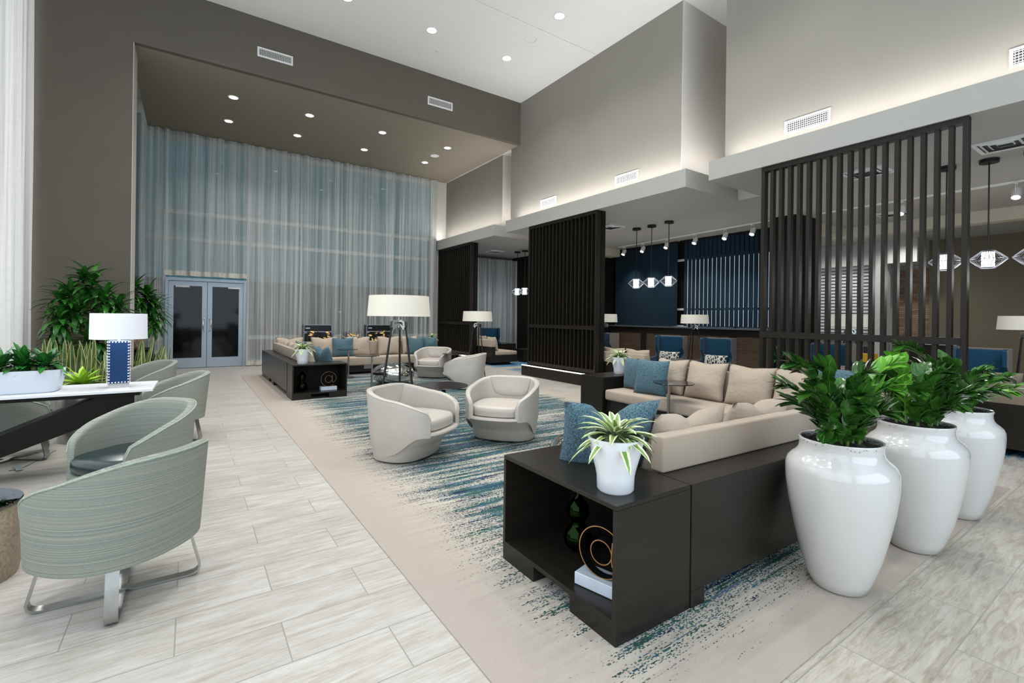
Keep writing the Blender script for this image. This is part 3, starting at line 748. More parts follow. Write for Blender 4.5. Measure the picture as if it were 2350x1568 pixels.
for x, y in ((9.0, 5.6), (8.9, 10.2), (13.5, 3.2), (9, .2), (15.6, 4.6), (15.3, 6.2), (8.8, 12.6), (14.5, 1), (16.3, 4.7)):  # fill spots without fittings, added to brighten the low rear rooms
    l = bpy.data.lights.new('low_ceiling_fill', 'SPOT'); l.energy = 115; l.spot_size = math.radians(155); l.spot_blend = .9; l.shadow_soft_size = .12
    o = bpy.data.objects.new('low_ceiling_fill', l); o.location = (x, y, ZL0-.03); C.objects.link(o)

# ---------------------------------------------------------------- sectional sofas
def cabinet(name, label, L, W, H, m='espresso', open_side='-x', loc=(0, 0, 0), rz=0, th=.022):
    """open-fronted end cabinet, open to local -x, front width W along y, depth L along x"""
    t = thing(name, label, 'cabinet', loc, rz, 'dark end cabinets of the sectional sofas')
    zb = .115
    obj('top', box(nb(), 0, L, 0, W, H-th, H, .002, 1), M[m], t)
    obj('side_panel', box(nb(), 0, L, 0, th, zb, H-th), M[m], t); obj('side_panel', box(nb(), 0, L, W-th, W, zb, H-th), M[m], t)
    obj('bottom', box(nb(), 0, L, 0, W, .09, zb), M[m], t); obj('back_panel', box(nb(), L-.02, L-.002, th, W-th, zb, H-th), M['panel_black'], t)
    obj('foot', box(nb(), .002, L, .0, W*.335, 0, .09), M[m], t); obj('foot', box(nb(), .002, L, W*.665, W, 0, .09), M[m], t)
    return t
# near sofa: leg A along x behind the cabinet, leg B along y
HC = .625
cabinet('end_cabinet', 'near open-front dark cabinet holding a green glass gourd', .52, .915, HC, loc=(1.553, 1.440, 0), rz=-.012)
def sofa_leg(t, pts, m, mb='espresso', zseat=.43, zback=.815, side=1):
    pass
t = thing('sectional_sofa', 'near beige L-shaped sectional on a dark wooden base, behind the white urns', 'sofa', (2.078, 1.43, 0), -.035)
# leg A local x from 0 to 3.75, ledge y 0..0.19, backrest .19...29, seat .29...92
obj('base', box(nb(), .002, 3.72, .205, .90, .09, .30), M['espresso'], t)
obj('ledge', box(nb(), .002, 3.72, 0, .20, .09, HC, .002, 1), M['espresso'], t)
obj('foot', box(nb(), .002, .11, 0, .35, 0, .09), M['espresso'], t); obj('foot', box(nb(), 1.5, 2.2, 0, .35, 0, .09), M['espresso'], t)
obj('foot', box(nb(), 3.2, 3.7, .0, .8, 0, .09), M['espresso'], t)
obj('seat', box(nb(), .03, 2.92, .25, .93, .30, .445, .035, 3), M['beige'], t, True)
obj('backrest', box(nb(), .006, 3.60, .185, .275, HC, .82, .014, 3), M['beige'], t, True)
# leg B (world aligned) as parts
R = Matrix.Rotation(.035, 4, 'Z')
def subpart(nm, x0, x1, y0, y1, z0, z1, m, bev=0):
    o = obj(nm, box(nb(), x0, x1, y0, y1, z0, z1, bev, 3), M[m], t, bool(bev))
    o.matrix_world = Matrix.Identity(4); o.matrix_parent_inverse = (Matrix.Translation((2.078, 1.43, 0)) @ Matrix.Rotation(-.035, 4, 'Z')).inverted(); return o
subpart('base', 5.0, 5.86, 1.9, 4.86, .09, .30, 'espresso_y'); subpart('ledge', 5.66, 5.86, 1.5, 4.86, .30, .60, 'espresso_y')
subpart('seat', 4.94, 5.60, 1.9, 4.85, .28, .43, 'beige', .035); subpart('backrest', 5.56, 5.66, 1.62, 4.85, .44, .80, 'beige', .014)
subpart('foot', 5.05, 5.5, 2.2, 2.9, 0, .09, 'espresso_y'); subpart('foot', 5.05, 5.5, 4.0, 4.8, 0, .09, 'espresso_y')
cabinet('end_cabinet', 'dark cabinet at the far end of the near sofa beside the blue cushions', .45, .95, .60, loc=(4.91, 5.31, 0), rz=-PI/2, m='espresso_y')
# far sofa
cabinet('end_cabinet', 'far open-front dark cabinet with gourd vase and at-sign', .50, .90, .60, loc=(1.42, 8.60, 0), rz=0, m='espresso_y')
cb = [o for o in bpy.data.objects if o.name.startswith('end_cabinet')][-1]
cb.location = (2.325, 8.585, 0); cb.rotation_euler = (0, 0, PI/2)
t = thing('sectional_sofa', 'far beige L-shaped sectional before the tall curtain', 'sofa', (1.42, 9.09, 0))
obj('base', box(nb(), 0, .88, 0, 3.46, .085, .32), M['espresso_y'], t)
bm = nb()
for k in range(6): box(bm, 0, .20, k*.577+.002, (k+1)*.577-.002, .32, .60)
obj('ledge', bm, M['espresso_y'], t)
obj('foot', box(nb(), 0, .8, 1.55, 1.85, 0, .085), M['espresso_y'], t); obj('foot', box(nb(), 0, .8, 2.2, 3.4, 0, .085), M['espresso_y'], t)
obj('base', box(nb(), .88, 3.98, 2.60, 3.46, .06, .27), M['espresso'], t); obj('ledge', box(nb(), .2, 3.98, 3.26, 3.46, .27, .60), M['espresso'], t)
obj('foot', box(nb(), .9, 3.9, 2.75, 3.4, 0, .06), M['panel_black'], t)
obj('socket_plate', box(nb(), 2.15, 2.35, 2.594, 2.60, .13, .22), M['steel'], t)
obj('seat', box(nb(), .26, .90, .03, 2.56, .28, .43, .03, 3), M['beige'], t, True); obj('seat', box(nb(), .26, 3.96, 2.53, 3.2, .22, .43, .035, 3), M['beige'], t, True)
obj('backrest', box(nb(), .20, .30, .04, 3.2, .60, .79, .012, 3), M['beige'], t, True); obj('backrest', box(nb(), .28, 3.7, 3.16, 3.26, .44, .79, .014, 3), M['beige'], t, True)
cabinet('end_cabinet', 'dark cabinet at the right end of the far sofa under a small plant', .45, .9, .60, loc=(5.86, 12.56, 0), rz=PI, m='espresso_y')
# other sofas
def plain_sofa(label, x0, x1, y0, y1, back, zb=.30, zs=.42, zt=.76, fab='khaki'):
    t = thing('sofa', label, 'sofa', (x0, y0, 0)); W, L = x1-x0, y1-y0
    obj('base', box(nb(), 0, W, 0, L, .09, zb), M['espresso_y'], t); obj('foot', box(nb(), .1, W-.1, L*.12, L*.35, 0, .09), M['espresso_y'], t); obj('foot', box(nb(), .1, W-.1, L*.65, L*.9, 0, .09), M['espresso_y'], t)
    if back == '-x':
        obj('ledge', box(nb(), 0, .12, 0, L, zb, zt-.22), M['espresso_y'], t)
        obj('backrest', box(nb(), 0, .14, .01, L-.01, zt-.22, zt, .015, 3), M[fab], t, True); obj('seat', box(nb(), .13, W, .01, L-.01, zb, zs, .03, 3), M[fab], t, True)
    else:
        obj('backrest', box(nb(), .01, W-.01, L-.14, L, zb, zt, .015, 3), M[fab], t, True); obj('seat', box(nb(), .01, W-.01, 0, L-.13, zb, zs, .03, 3), M[fab], t, True)
    return t
plain_sofa('khaki sofa seen from behind between the middle screen and wing chairs', 7.42, 8.25, 6.2, 9.4, '-x', zt=.735)
plain_sofa('brown-grey sofa seen from behind at the right edge by the third urn', 7.36, 8.2, -.9, 3.5, '-x', zt=.79, fab='brown_fabric')
plain_sofa('beige sofa showing its end in the far bay beyond the far screen', 7.42, 8.35, 11.9, 14.0, '-x', zt=.77, fab='beige')
# ---------------------------------------------------------------- cushions
G1, G2 = 'beige back cushions', 'blue accent cushions'
# leg A (backs toward camera)
def onA(x, off): c, s = math.cos(-.035), math.sin(-.035); return (2.078 + x*c - off*s, 1.43 + x*s + off*c)
for x, lab, hh in ((.42, 'beige cushion directly behind the white spider plant pot', .50), (1.16, 'second beige cushion along the near backrest', .50), (1.84, 'third beige cushion along the near backrest, behind the first urn plant', .48)):
    px, py = onA(x, .46); cushion('beige_cushion', lab, (px, py, .435), PI-.035, .66 if x < 1.5 else .6, hh, .24, lean=-.30, group=G1, chop=.10)
px, py = onA(-.14, .66); cushion('blue_cushion', 'front blue tweed cushion with chopped top beside the potted spider plant', (px+.10, py-.05, .52), PI-.42, .58, .50, .20, lean=-.38, chop=.30, group=G2)
px, py = onA(.10, .86); cushion('blue_cushion', 'second blue tweed cushion with chopped top behind the first', (px+.12, py-.02, .45), PI-.30, .54, .44, .20, lean=-.30, chop=.30, group=G2)
# leg B (backs on the right, fronts toward -x)
for y, lab, kind, w in ((4.13, 'beige cushion mostly hidden behind the big blue cushion', 'beige_cushion', .5), (3.60, 'beige cushion next to the blue pair, left of three', 'beige_cushion', .56), (3.02, 'beige cushion in the middle of the long back row', 'beige_cushion', .58), (2.46, 'beige cushion, right of three on the long back row', 'beige_cushion', .58), (1.98, 'beige corner cushion partly behind leaves', 'beige_cushion', .5)):
    cushion(kind, lab, (5.42, y, .425), -PI/2, w, .50, .22, lean=-.26, group=G1, chop=.03)
cushion('blue_cushion', 'leftmost upright blue cushion on the near sofa by the dark cabinet', (5.30, 4.62, .425), -PI/2-.1, .44, .46, .17, lean=-.12, group=G2)
cushion('blue_cushion', 'large upright blue cushion leaning before a beige one', (5.13, 4.20, .425), -PI/2+.15, .50, .48, .18, lean=-.18, group=G2)
cushion('blue_cushion', 'blue cushion lying in the sofa corner behind the first urn plant', (5.22, 1.90, .46), -PI/2+.5, .54, .54, .18, lean=-.15, group=G2)
cushion('beige_cushion', 'beige cushion in the sofa corner beside the blue one', (4.75, 1.72, .44), PI-.3, .52, .44, .2, lean=-.3, group=G1)
# far sofa leg C (backs toward -x) and leg D (backs toward +y)
for y, lab in ((9.35, 'beige cushion nearest the far white pot'), (9.95, 'second beige cushion along the far left backrest'), (10.55, 'third beige cushion along the far left backrest'), (11.1, 'fourth beige cushion along the far left backrest')):
    cushion('beige_cushion', lab, (1.86, y, .425), PI/2, .56, .48, .22, lean=-.25, group=G1, chop=.08)
cushion('blue_cushion', 'front blue cushion beside the far white pot', (2.14, 9.30, .425), PI/2+.4, .48, .46, .18, lean=-.30, group=G2, chop=.22)
cushion('blue_cushion', 'blue cushion tucked behind the front one on the far sofa', (2.16, 9.78, .425), PI/2+.1, .44, .44, .16, lean=-.30, group=G2, chop=.1)
cushion('blue_cushion', 'blue cushion further down the left arm of the far sofa', (2.05, 10.75, .425), PI/2+.3, .44, .48, .16, lean=-.25, group=G2, chop=.1)
for x, lab, kind, w, yy in ((1.95, 'beige cushion in the corner of the far sofa', 'beige_cushion', .6, 12.03), (2.72, 'beige cushion just left of the blue one on the far back row', 'beige_cushion', .62, 12.03), (3.55, 'beige cushion partly behind the small side table post', 'beige_cushion', .60, 12.03), (4.36, 'beige cushion behind the tripod lamp legs', 'beige_cushion', .66, 12.03), (4.92, 'beige cushion right of the tripod lamp, beside blue ones', 'beige_cushion', .46, 12.03),
                     (3.13, 'square blue cushion left of the small side table', 'blue_cushion', .52, 11.9), (5.02, 'blue cushion behind the right leg of the tripod lamp', 'blue_cushion', .50, 11.88), (5.48, 'rightmost blue cushion on the far sofa near the plant', 'blue_cushion', .44, 11.95)):
    cushion(kind, lab, (x, yy, .425), 0, w, .50 if kind == 'beige_cushion' else .48, .20, lean=-.22, group=G1 if kind[1] == 'e' else G2, chop=.07)
for y, lab in ((6.55, 'khaki cushion at the near end of the rear khaki sofa'), (7.2, 'middle khaki cushion on the rear khaki sofa'), (7.85, 'khaki cushion on the rear sofa beside the middle screen')):
    cushion('khaki_cushion', lab, (7.70, y, .42), -PI/2+PI, .62, .42, .2, lean=-.22, group='khaki cushions', chop=.05)
for y, lab in ((1.40, 'long brown-grey cushion on the right sofa behind the third urn plant'), (.74, 'brown-grey cushion cut by the right edge'), (2.3, 'brown-grey cushion seen through the near screen')):
    cushion('brown_fabric', lab, (7.64, y, .42), PI/2, .60, .50, .2, lean=-.20, group='brown cushions')
cushion('khaki_cushion', 'pale cushion at the end of the far bay sofa', (7.70, 12.25, .42), PI/2, .5, .44, .2, lean=-.2)
cushion('khaki_cushion', 'second pale cushion on the far bay sofa behind the first', (7.70, 12.8, .42), PI/2, .5, .46, .2, lean=-.2)

# ---------------------------------------------------------------- tub chairs
def ushell(bm, a, bf, bb, n, ph_open, zbot, ztip, zback, th, lean=0, steps=56, power=1.0, round_tip=.05, inner_bot=None, taper=0, skirt=None, edge=None):
    """U-shaped upholstered wall; open towards -y"""
    ib = inner_bot if inner_bot is not None else zbot
    rings = []
    ph0 = PI - ph_open
    for i in range(steps+1):
        t = -1 + 2*i/steps; ph = ph0*t
        x, y = superell(ph, a, bf, bb, n)
        xi, yi = superell(ph, a-th, bf-th*.4, bb-th, n)
        q = 1 - abs(t)
        h = ztip + (zback-ztip)*math.sin(PI/2*min(1, q*1.12))**power
        e = min(1, q/round_tip*1.0) if round_tip else 1
        h -= (1-math.sqrt(max(0, 1-(1-e)**2)))*.05
        L = lean*max(0, (y/bb))*1.0
        def o(f): return L*f
        zz = lambda f: zbot + (h-zbot)*f
        pts = []
        if skirt:
            fs = sm((math.cos(ph)+.62)/.95); zb_ = zbot - (zbot-skirt)*fs
            pts.append((x*(1-.10*fs), y*(1-.10*fs), zb_)); pts.append((x*(1-.05*fs), y*(1-.05*fs), (zb_+zbot)/2))
        pts.append((x*(1-taper), y*(1-taper), zbot))
        for f in (.25, .5, .75, .94): pts.append((x*(1-taper*(1-f)), y*(1-taper*(1-f))+o(f), zz(f)))
        if edge is not None: edge.append(Vector((x*.97+xi*.03, y*.97+yi*.03+o(.98), h-.008)))
        pts += [(x*.97+xi*.03, y*.97+yi*.03+o(.98), h-.012), (x*.75+xi*.25, y*.75+yi*.25+o(1), h), (x*.25+xi*.75, y*.25+yi*.75+o(1), h), (xi*.97+x*.03, yi*.97+y*.03+o(.98), h-.014)]
        for f in (.9, .6, .3): pts.append((xi, yi+o(f)*.9, ib+(h-ib)*f))
        pts.append((xi, yi, ib))
        rings.append([bm.verts.new(p) for p in pts])
    m = len(rings[0])
    for r0, r1 in zip(rings, rings[1:]):
        for k in range(m): bm.faces.new((r0[k], r0[(k+1) % m], r1[(k+1) % m], r1[k]))
    bm.faces.new(rings[0]); bm.faces.new(rings[-1][::-1])
def plan_loop(a, bf, bb, n, z, cnt=56, cy=0):
    out = []
    for i in range(cnt):
        x, y = superell(-PI + 2*PI*i/cnt, a, bf, bb, n); out.append((x, y+cy, z))
    return out
def loft(bm, loops, cap0=True, cap1=True):
    rs = [[bm.verts.new(p) for p in l] for l in loops]; m = len(rs[0])
    for a, b in zip(rs, rs[1:]):
        for k in range(m): bm.faces.new((a[k], a[(k+1) % m], b[(k+1) % m], b[k]))
    if cap0: bm.faces.new(rs[0][::-1])
    if cap1: bm.faces.new(rs[-1])
def seat_cushion(a, bf, bb, n, z0, z1, rnd=.03):
    bm = nb(); loops = []
    for f, z in ((.93, z0), (.99, z0+.015), (1, (z0+z1)/2), (.99, z1-.022), (.95, z1-.006), (.8, z1+.004), (.4, z1+.012), (.02, z1+.014)):
        loops.append(plan_loop(a*f, bf*f, bb*f, n, z, 48))
    loft(bm, loops); return bm
def swivel_chair(label, loc, rz):
    t = thing('swivel_tub_chair', label, 'armchair', loc, rz, 'ivory leather swivel tub chairs')
    bm = nb()
    loops = [plan_loop(.362, .28, .262, 2.5, .018, cy=.075), plan_loop(.369, .295, .268, 2.5, .035, cy=.075), plan_loop(.380, .32, .278, 2.55, .13, cy=.07),
             plan_loop(.382, .345, .290, 2.6, .18, cy=.06), plan_loop(.400, .425, .355, 2.85, .275, cy=.01), plan_loop(.401, .437, .368, 2.9, .295), plan_loop(.397, .43, .372, 2.9, .312), plan_loop(.33, .36, .3, 3.0, .318)]
    loft(bm, loops)
    ed = []
    ushell(bm, .410, .445, .383, 2.9, .64, .28, .505, .70, .058, lean=.05, power=1.0, inner_bot=.31, round_tip=.07, skirt=.02, edge=ed)
    obj('shell', bm, M['leather'], t, 50)
    bm = nb(); tube(bm, ed, .0042, 6); obj('piping', bm, M['leather'], t, True)
    obj('seat_cushion', seat_cushion(.335, .385, .28, 3.2, .315, .435), M['leather'], t, 50)
    # sewn back panel
    bm = nb(); g = []
    for i in range(13):
        u = -1+2*i/12; col = []
        for j in range(9):
            v = j/8; ph = u*(.50 + .22*v); x, y = superell(ph, .41-.060, .40, .383-.062, 2.9)
            e = min(1, (1-abs(u))*4, v*4+.0)
            zb = .46 - .0 + .05*abs(u)**3; z = zb + (.685-zb)*v
            col.append(bm.verts.new((x, y + .055*max(0, y/.385)*(z-.31)/.39 - .004 - .010*math.sin(min(1, e)*PI/2), z)))
        g.append(col)
    for i in range(12):
        for j in range(8): bm.faces.new((g[i][j], g[i+1][j], g[i+1][j+1], g[i][j+1]))
    obj('back_pad', bm, M['leather'], t, 'all')
    bm = nb(); lathe(bm, [(.27, 0), (.27, .02)], 32, c=(0, .07, 0)); obj('swivel_base', bm, M['plastic_black'], t, True)
    return t
sw = swivel_chair('ivory leather tub chair turned right, nearest on the streaked carpet', (1.93, 4.62, 0.006), math.radians(34))
dup(sw, 'ivory leather tub chair facing the camera near the centre', (3.10, 4.70, 0.006), math.radians(-50))
dup(sw, 'ivory leather tub chair further back facing the camera, beside the silver stool', (4.77, 10.28, 0.006), math.radians(-42))
dup(sw, 'ivory leather tub chair seen from behind, by the small dark round table', (4.66, 8.50, 0.006), math.radians(-128))
# sage chairs
M['sage_piping'] = simple('sage_piping', '#97a294', .8, var=.15, scale=60)
def sage_chair(label, loc, rz):
    t = thing('sage_tub_chair', label, 'armchair', loc, rz, 'sage striped tub chairs on steel loop legs')
    ed = []; bm = nb(); ushell(bm, .355, .36, .335, 2.25, .80, .255, .525, .765, .06, lean=.04, power=1.0, round_tip=.05, taper=.035, edge=ed)
    obj('shell', bm, M['sage'], t, 50)
    bm = nb(); tube(bm, ed, .0055, 6); obj('piping', bm, M['sage_piping'], t, True)
    bm = nb(); lp = []
    for f, z in ((.92, .255), (.965, .275), (.97, .33)): lp.append([(max(-.325, min(.325, x)), max(-.318, y), z) for x, y, _ in plan_loop(.345*f, .36*f, .32*f, 2.4, z, 48)])
    loft(bm, lp); obj('seat_base', bm, M['sage'], t, 50)
    c = seat_cushion(.292, .322, .25, 3.0, .33, .435); obj('seat_cushion', c, M['teal_leather'], t, 50)
    for k, a in enumerate((PI/4, -PI/4)):
        d = Vector((math.cos(a), math.sin(a), 0)); w = Vector((-d.y, d.x, 0))*.026; R0, hh = .345, .262
        p = []
        for s in (-1, 1):
            q = [d*s*(R0-.05) + Vector((0, 0, hh)), d*s*(R0-.03)+Vector((0, 0, .17)), d*s*(R0)+Vector((0, 0, .05)), d*s*(R0-.006)+Vector((0, 0, .025)), d*s*(R0-.025)+Vector((0, 0, .010+.002*k)), d*s*(R0-.06)+Vector((0, 0, .007)), d*s*.06+Vector((0, 0, .007)), d*s*.03+Vector((0, 0, .007+.012*k))]
            p += q if s == -1 else q[::-1]
        bm = nb(); strap(bm, p, w, .011); obj('leg_loop', bm, M['steel'], t, True)
    return t
sg = sage_chair('large sage striped tub chair in the left foreground, seen from outside', (-.285, 3.16, 0), math.radians(-135))
dup(sg, 'sage tub chair with dark teal leather seat, second from the camera', (-.33, 4.44, 0), math.radians(-48))
dup(sg, 'sage tub chair beyond the white table, its rounded back to the aisle', (-.17, 6.62, 0), math.radians(-80))
dup(sg, 'furthest sage tub chair, opening visible left of the glass door', (-.52, 8.35, 0), math.radians(-60))
dup(sg, 'sage tub chair mostly hidden under the white table at the left edge', (-1.42, 6.55, 0), math.radians(100))
dup(sg, 'sage tub chair peeking out behind the white planter box', (-1.42, 8.2, 0), math.radians(80))
# wing chairs
def wing_chair(label, loc, rz):
    t = thing('wing_chair', label, 'armchair', loc, rz, 'blue wing chairs with taupe backs')
    obj('seat', box(nb(), -.27, .27, -.36, .2, .24, .42, .03, 3), M['blue_uph'], t, True)
    obj('backrest', box(nb(), -.28, .28, .2, .29, .22, 1.05, .025, 3), M['blue_uph'], t, True)
    obj('outer_back', box(nb(), -.33, .33, .29, .33, .16, 1.07, .012, 2), M['taupe_uph'], t, True)
    for s in (-1, 1):
        pts = [(.31, .20), (-.34, .20), (-.34, .56), (.06, .58), (.12, .66), (.08, .74), (.04, .80), (.04, 1.03), (.09, 1.065), (.31, 1.065)]
        bm = nb(); A = [bm.verts.new((s*.28, y, z)) for y, z in pts]; B = [bm.verts.new((s*.325, y, z)) for y, z in pts]
        bm.faces.new(A); bm.faces.new(B)
        for i in range(len(pts)): j = (i+1) % len(pts); bm.faces.new((A[i], A[j], B[j], B[i]))
        w_ = obj('wing', bm, M['blue_uph'], t)
        bm = nb(); A = [bm.verts.new((s*.326, y, z)) for y, z in pts]; B = [bm.verts.new((s*.334, y, z)) for y, z in pts]
        bm.faces.new(A); bm.faces.new(B)
        for i in range(len(pts)): j = (i+1) % len(pts); bm.faces.new((A[i], A[j], B[j], B[i]))
        obj('outer_side', bm, M['taupe_uph'], w_)
        for y in (-.28, .26):
            bm = nb(); tube(bm, [(s*.26, y, .22), (s*.27, y*1.08, 0)], [.022, .014], 8); obj('leg', bm, M['espresso'], t, True)
    return t
wc0 = wing_chair('blue wing chair right of the wood cube table, with patterned pillow', (9.14, 5.80, 0), math.radians(-82))
dup(wc0, 'blue wing chair left of the wood cube table, with patterned pillow', (9.12, 6.95, 0), math.radians(-74))
dup(wc0, 'blue wing chair half hidden by the right edge of the middle screen', (9.05, 9.0, 0), math.radians(-105))
dup(wc0, 'large blue wing chair at the right against the olive wall', (9.95, 1.95, 0), math.radians(-92))
dup(wc0, 'blue wing chair in the far bay in front of the grey curtain', (8.75, 14.1, 0), math.radians(-20))
dup(wc0, 'blue wing chair glimpsed through the lower gaps of the near screen', (9.1, 3.62, 0), math.radians(-95))
def patt():
    k = N('leaf_print'); v = k.n('ShaderNodeTexVoronoi'); v.feature = 'DISTANCE_TO_EDGE'; v.inputs['Scale'].default_value = 22; k.l(k.mp(k.pos(), (1, 1, .6), rot=(0, .6, 0)), v.inputs['Vector'])
    k.base(k.ramp(v.outputs[0], ((.10, '#d9d5cb'), (.14, '#3a3937')), 'CONSTANT'), .9); return k.m
M['leaf_print'] = patt()
def patt2():
    k = N('geometric_print'); v = k.n('ShaderNodeTexVoronoi'); v.distance = 'MANHATTAN'; v.inputs['Scale'].default_value = 14; k.l(k.pos(), v.inputs['Vector'])
    k.base(k.ramp(k.sep(v.outputs['Color'])[0], ((.3, '#8b857b'), (.5, '#e0ddd6'), (.8, '#b3ada2')), 'CONSTANT'), .9); return k.m
M['geo_print'] = patt2()
def at_front(loc, rz, d): return (loc[0] + d*math.sin(rz), loc[1] - d*math.cos(rz))
for loc, rz, lab, m in (((9.14, 5.80), -82, 'leaf print pillow on the wing chair right of the cube table', 'leaf_print'), ((9.12, 6.95), -74, 'leaf print pillow on the wing chair left of the cube table', 'leaf_print'), ((9.95, 1.95), -92, 'grey and white geometric pillow on the wing chair at the right', 'geo_print'), ((9.1, 3.62), -95, 'grey and white pillow glimpsed through the near screen', 'geo_print')):
    r = math.radians(rz); x, y = at_front(loc, r, -.02)
    cushion(m, lab, (x, y, .425), r, .50, .30, .14, lean=-.22, group='patterned lumbar pillows', name='lumbar_pillow') if False else None
    bm = cushion_bm(.50, .29, .14, 0, random.randint(0, 99)); o = obj('lumbar_pillow', bm, M[m], None, 'all')
    o.matrix_world = Matrix.Translation((x, y, .425)) @ Matrix.Rotation(r, 4, 'Z') @ Matrix.Rotation(-.22, 4, 'X'); tag(o, lab, 'cushion', 'patterned lumbar pillows')
# ---------------------------------------------------------------- floor lamps
def tripod_lamp(label, loc, rz, s=1, m='shade_warm', power=22):
    t = thing('tripod_floor_lamp', label, 'floor lamp', loc, rz, 'tripod floor lamps with drum shades')
    bm = nb(); R0, R1, z0, z1 = .342, .325, 1.345, 1.57
    lathe(bm, [(R0, z0), (R1, z1), (R1-.006, z1), (R0-.006, z0), (R0, z0)], 56, cap0=False, cap1=False); obj('lamp_shade', bm, M[m], t, True)
    bm = nb(); lathe(bm, [(R0-.01, z0+.012), (.02, z0+.012)], 48, cap0=False, cap1=False); obj('diffuser', bm, M['shade_white'], t)
    bm = nb(); tube(bm, [(0, 0, 1.22), (0, 0, 1.40)], .011, 8); obj('stem', bm, M['steel'], t, True)
    bm = nb()
    for k in range(3):
        a = 2*PI*k/3+.5; c, s_ = math.cos(a), math.sin(a)
        strap(bm, [(.0, 0, 1.29), (.05*c, .05*s_, 1.295), (.078*c, .078*s_, 1.28), (.085*c, .085*s_, 1.22)], Vector((-s_, c, 0))*.03, .022)
        strap(bm, [(.0, 0, 1.27), (.04*c, .04*s_, 1.245), (.08*c, .08*s_, 1.20)], Vector((-s_, c, 0))*.022, .02)
    obj('bracket', bm, M['steel'], t, True)
    for k in range(3):
        a = 2*PI*k/3+.5; c, s_ = math.cos(a), math.sin(a)
        bm = nb(); tube(bm, [(.078*c, .078*s_, 1.29), (.15*c, .15*s_, .80), (.27*c, .27*s_, 0)], [.009, .013, .009], 8); obj('leg', bm, M['black_metal'], t, True)
    t.scale = (s, s, s); return t
def bulb(x, y, z=1.47, p=20):
    l = bpy.data.lights.new('lamp_bulb', 'POINT'); l.energy = p; l.shadow_soft_size = .12; l.color = (1, .86, .66)
    o = bpy.data.objects.new('lamp_bulb', l); o.location = (x, y, z); C.objects.link(o)
fl = tripod_lamp('large tripod floor lamp standing between the near tub chairs', (2.06, 5.40, .006), .62, 1.07); bulb(2.06, 5.40, 1.62, 18)
for lab, x, y, r in (('tripod floor lamp left of the middle screen beside the far bay', 5.44, 9.36, .3), ('tripod floor lamp half hidden behind the right edge of the middle screen', 9.62, 9.45, .2), ('tripod floor lamp between the two wing chairs', 10.66, 7.32, .4), ('floor lamp cut by the right edge against the olive wall', 11.27, 1.62, .2), ('tripod floor lamp behind the near slatted screen', 10.55, 3.85, .7)):
    dup(fl, lab, (x, y, .006), r, scale=1.0); bulb(x, y, 1.50, 12)
# ---------------------------------------------------------------- tables
def post_table(label, x, y, z, r=.2, off=.0, rz=0, rb=.17):
    t = thing('post_side_table', label, 'side table', (x, y, .006), rz, 'thin-post side tables')
    bm = nb(); lathe(bm, [(.001, z), (r-.004, z), (r, z+.005), (r-.004, z+.012), (.001, z+.012)], 48, cap0=False, cap1=False, c=(off, 0, 0)); obj('table_top', bm, M['smoked_glass' if False else 'dark_top'], t, True)
    bm = nb(); tube(bm, [(0, 0, .01), (0, 0, z-.012)], .019, 14); lathe(bm, [(.03, z-.012), (.03, z)], 16); obj('post', bm, M['steel'], t, True)
    bm = nb(); lathe(bm, [(rb, 0), (rb, .007), (.02, .012)], 40, c=(off*.8, 0, 0)); obj('base', bm, M['steel'], t, True)
    return t
x, y = at_dist(801, 10.9); post_table('thin-post side table, left one by the far sofa', x, y, .65, .235, -.03)
x, y = at_dist(855, 9.15); post_table('thin-post side table with dark disc top before the silver stool', x, y, .66, .235, -.10)
x, y = at_dist(1537, 5.8); post_table('thin-post side table with dark glass top in front of the near sofa cushions', x, y, .65, .25, .09)
def drum_table(label, x, y, z, r):
    t = thing('round_coffee_table', label, 'side table', (x, y, .006), .4, 'dark brushed round tables')
    bm = nb(); lathe(bm, [(.001, z-.012), (r-.01, z-.012), (r, z-.006), (r-.002, z), (.001, z)], 56, cap0=False, cap1=False); obj('table_top', bm, M['brushed_top'], t, True)
    for k in range(4):
        a = PI/2*k; c, s = math.cos(a), math.sin(a)
        bm = nb(); strap(bm, [(.05*c, .05*s, z-.014), (.07*c, .07*s, z-.10), (.16*c, .16*s, .006)], Vector((-s, c, 0))*.03, .014); obj('leg', bm, M['black_metal'], t, True)
    return t
def brushed():
    k = N('radially_brushed_metal'); p = k.pos(); s = k.sep(p); a = k.math('ARCTAN2', s[1], s[0]); cb = k.n('ShaderNodeCombineXYZ'); k.l(k.math('MULTIPLY', a, 5), cb.inputs[0])
    n1 = k.noise(cb.outputs[0], 1.3, 5, .6); k.base(k.ramp(n1, ((.3, '#2c2829'), (.5, '#5a5456'), (.7, '#8f8b8d'))), .22, .8); return k.m
M['brushed_top'] = brushed()
x, y = at_dist(1013, 6.85); drum_table('low round dark table with radially brushed top behind the near tub chairs', x, y, .445, .40)
x, y = at_dist(1045, 10.75); drum_table('dark round table between the two farther tub chairs', x, y, .60, .285)
def pebble(label, x, y, r=.36, h=.36):
    bm = nb(); bmesh.ops.create_icosphere(bm, subdivisions=4, radius=1)
    for v in bm.verts:
        n1 = noise.noise(v.co*1.3); z = v.co.z
        v.co = Vector((v.co.x*r*(1+.05*n1), v.co.y*r*(1+.05*n1), h/2 + (h/2)*ss(z)*abs(z)**.8*(1+.05*n1)))
    o = obj('pebble_stool', bm, M['chrome'], None, 'all', (x, y, .006)); tag(o, label, 'stool', 'silver pebble stools'); return o
x, y = at_dist(905, 9.95); pebble('silver metal pebble stool before the far sofa', x, y, .43, .46)
x, y = at_dist(1330, 4.3); pebble('silver pebble stool mostly hidden behind the front blue cushion', x, y, .26, .40)
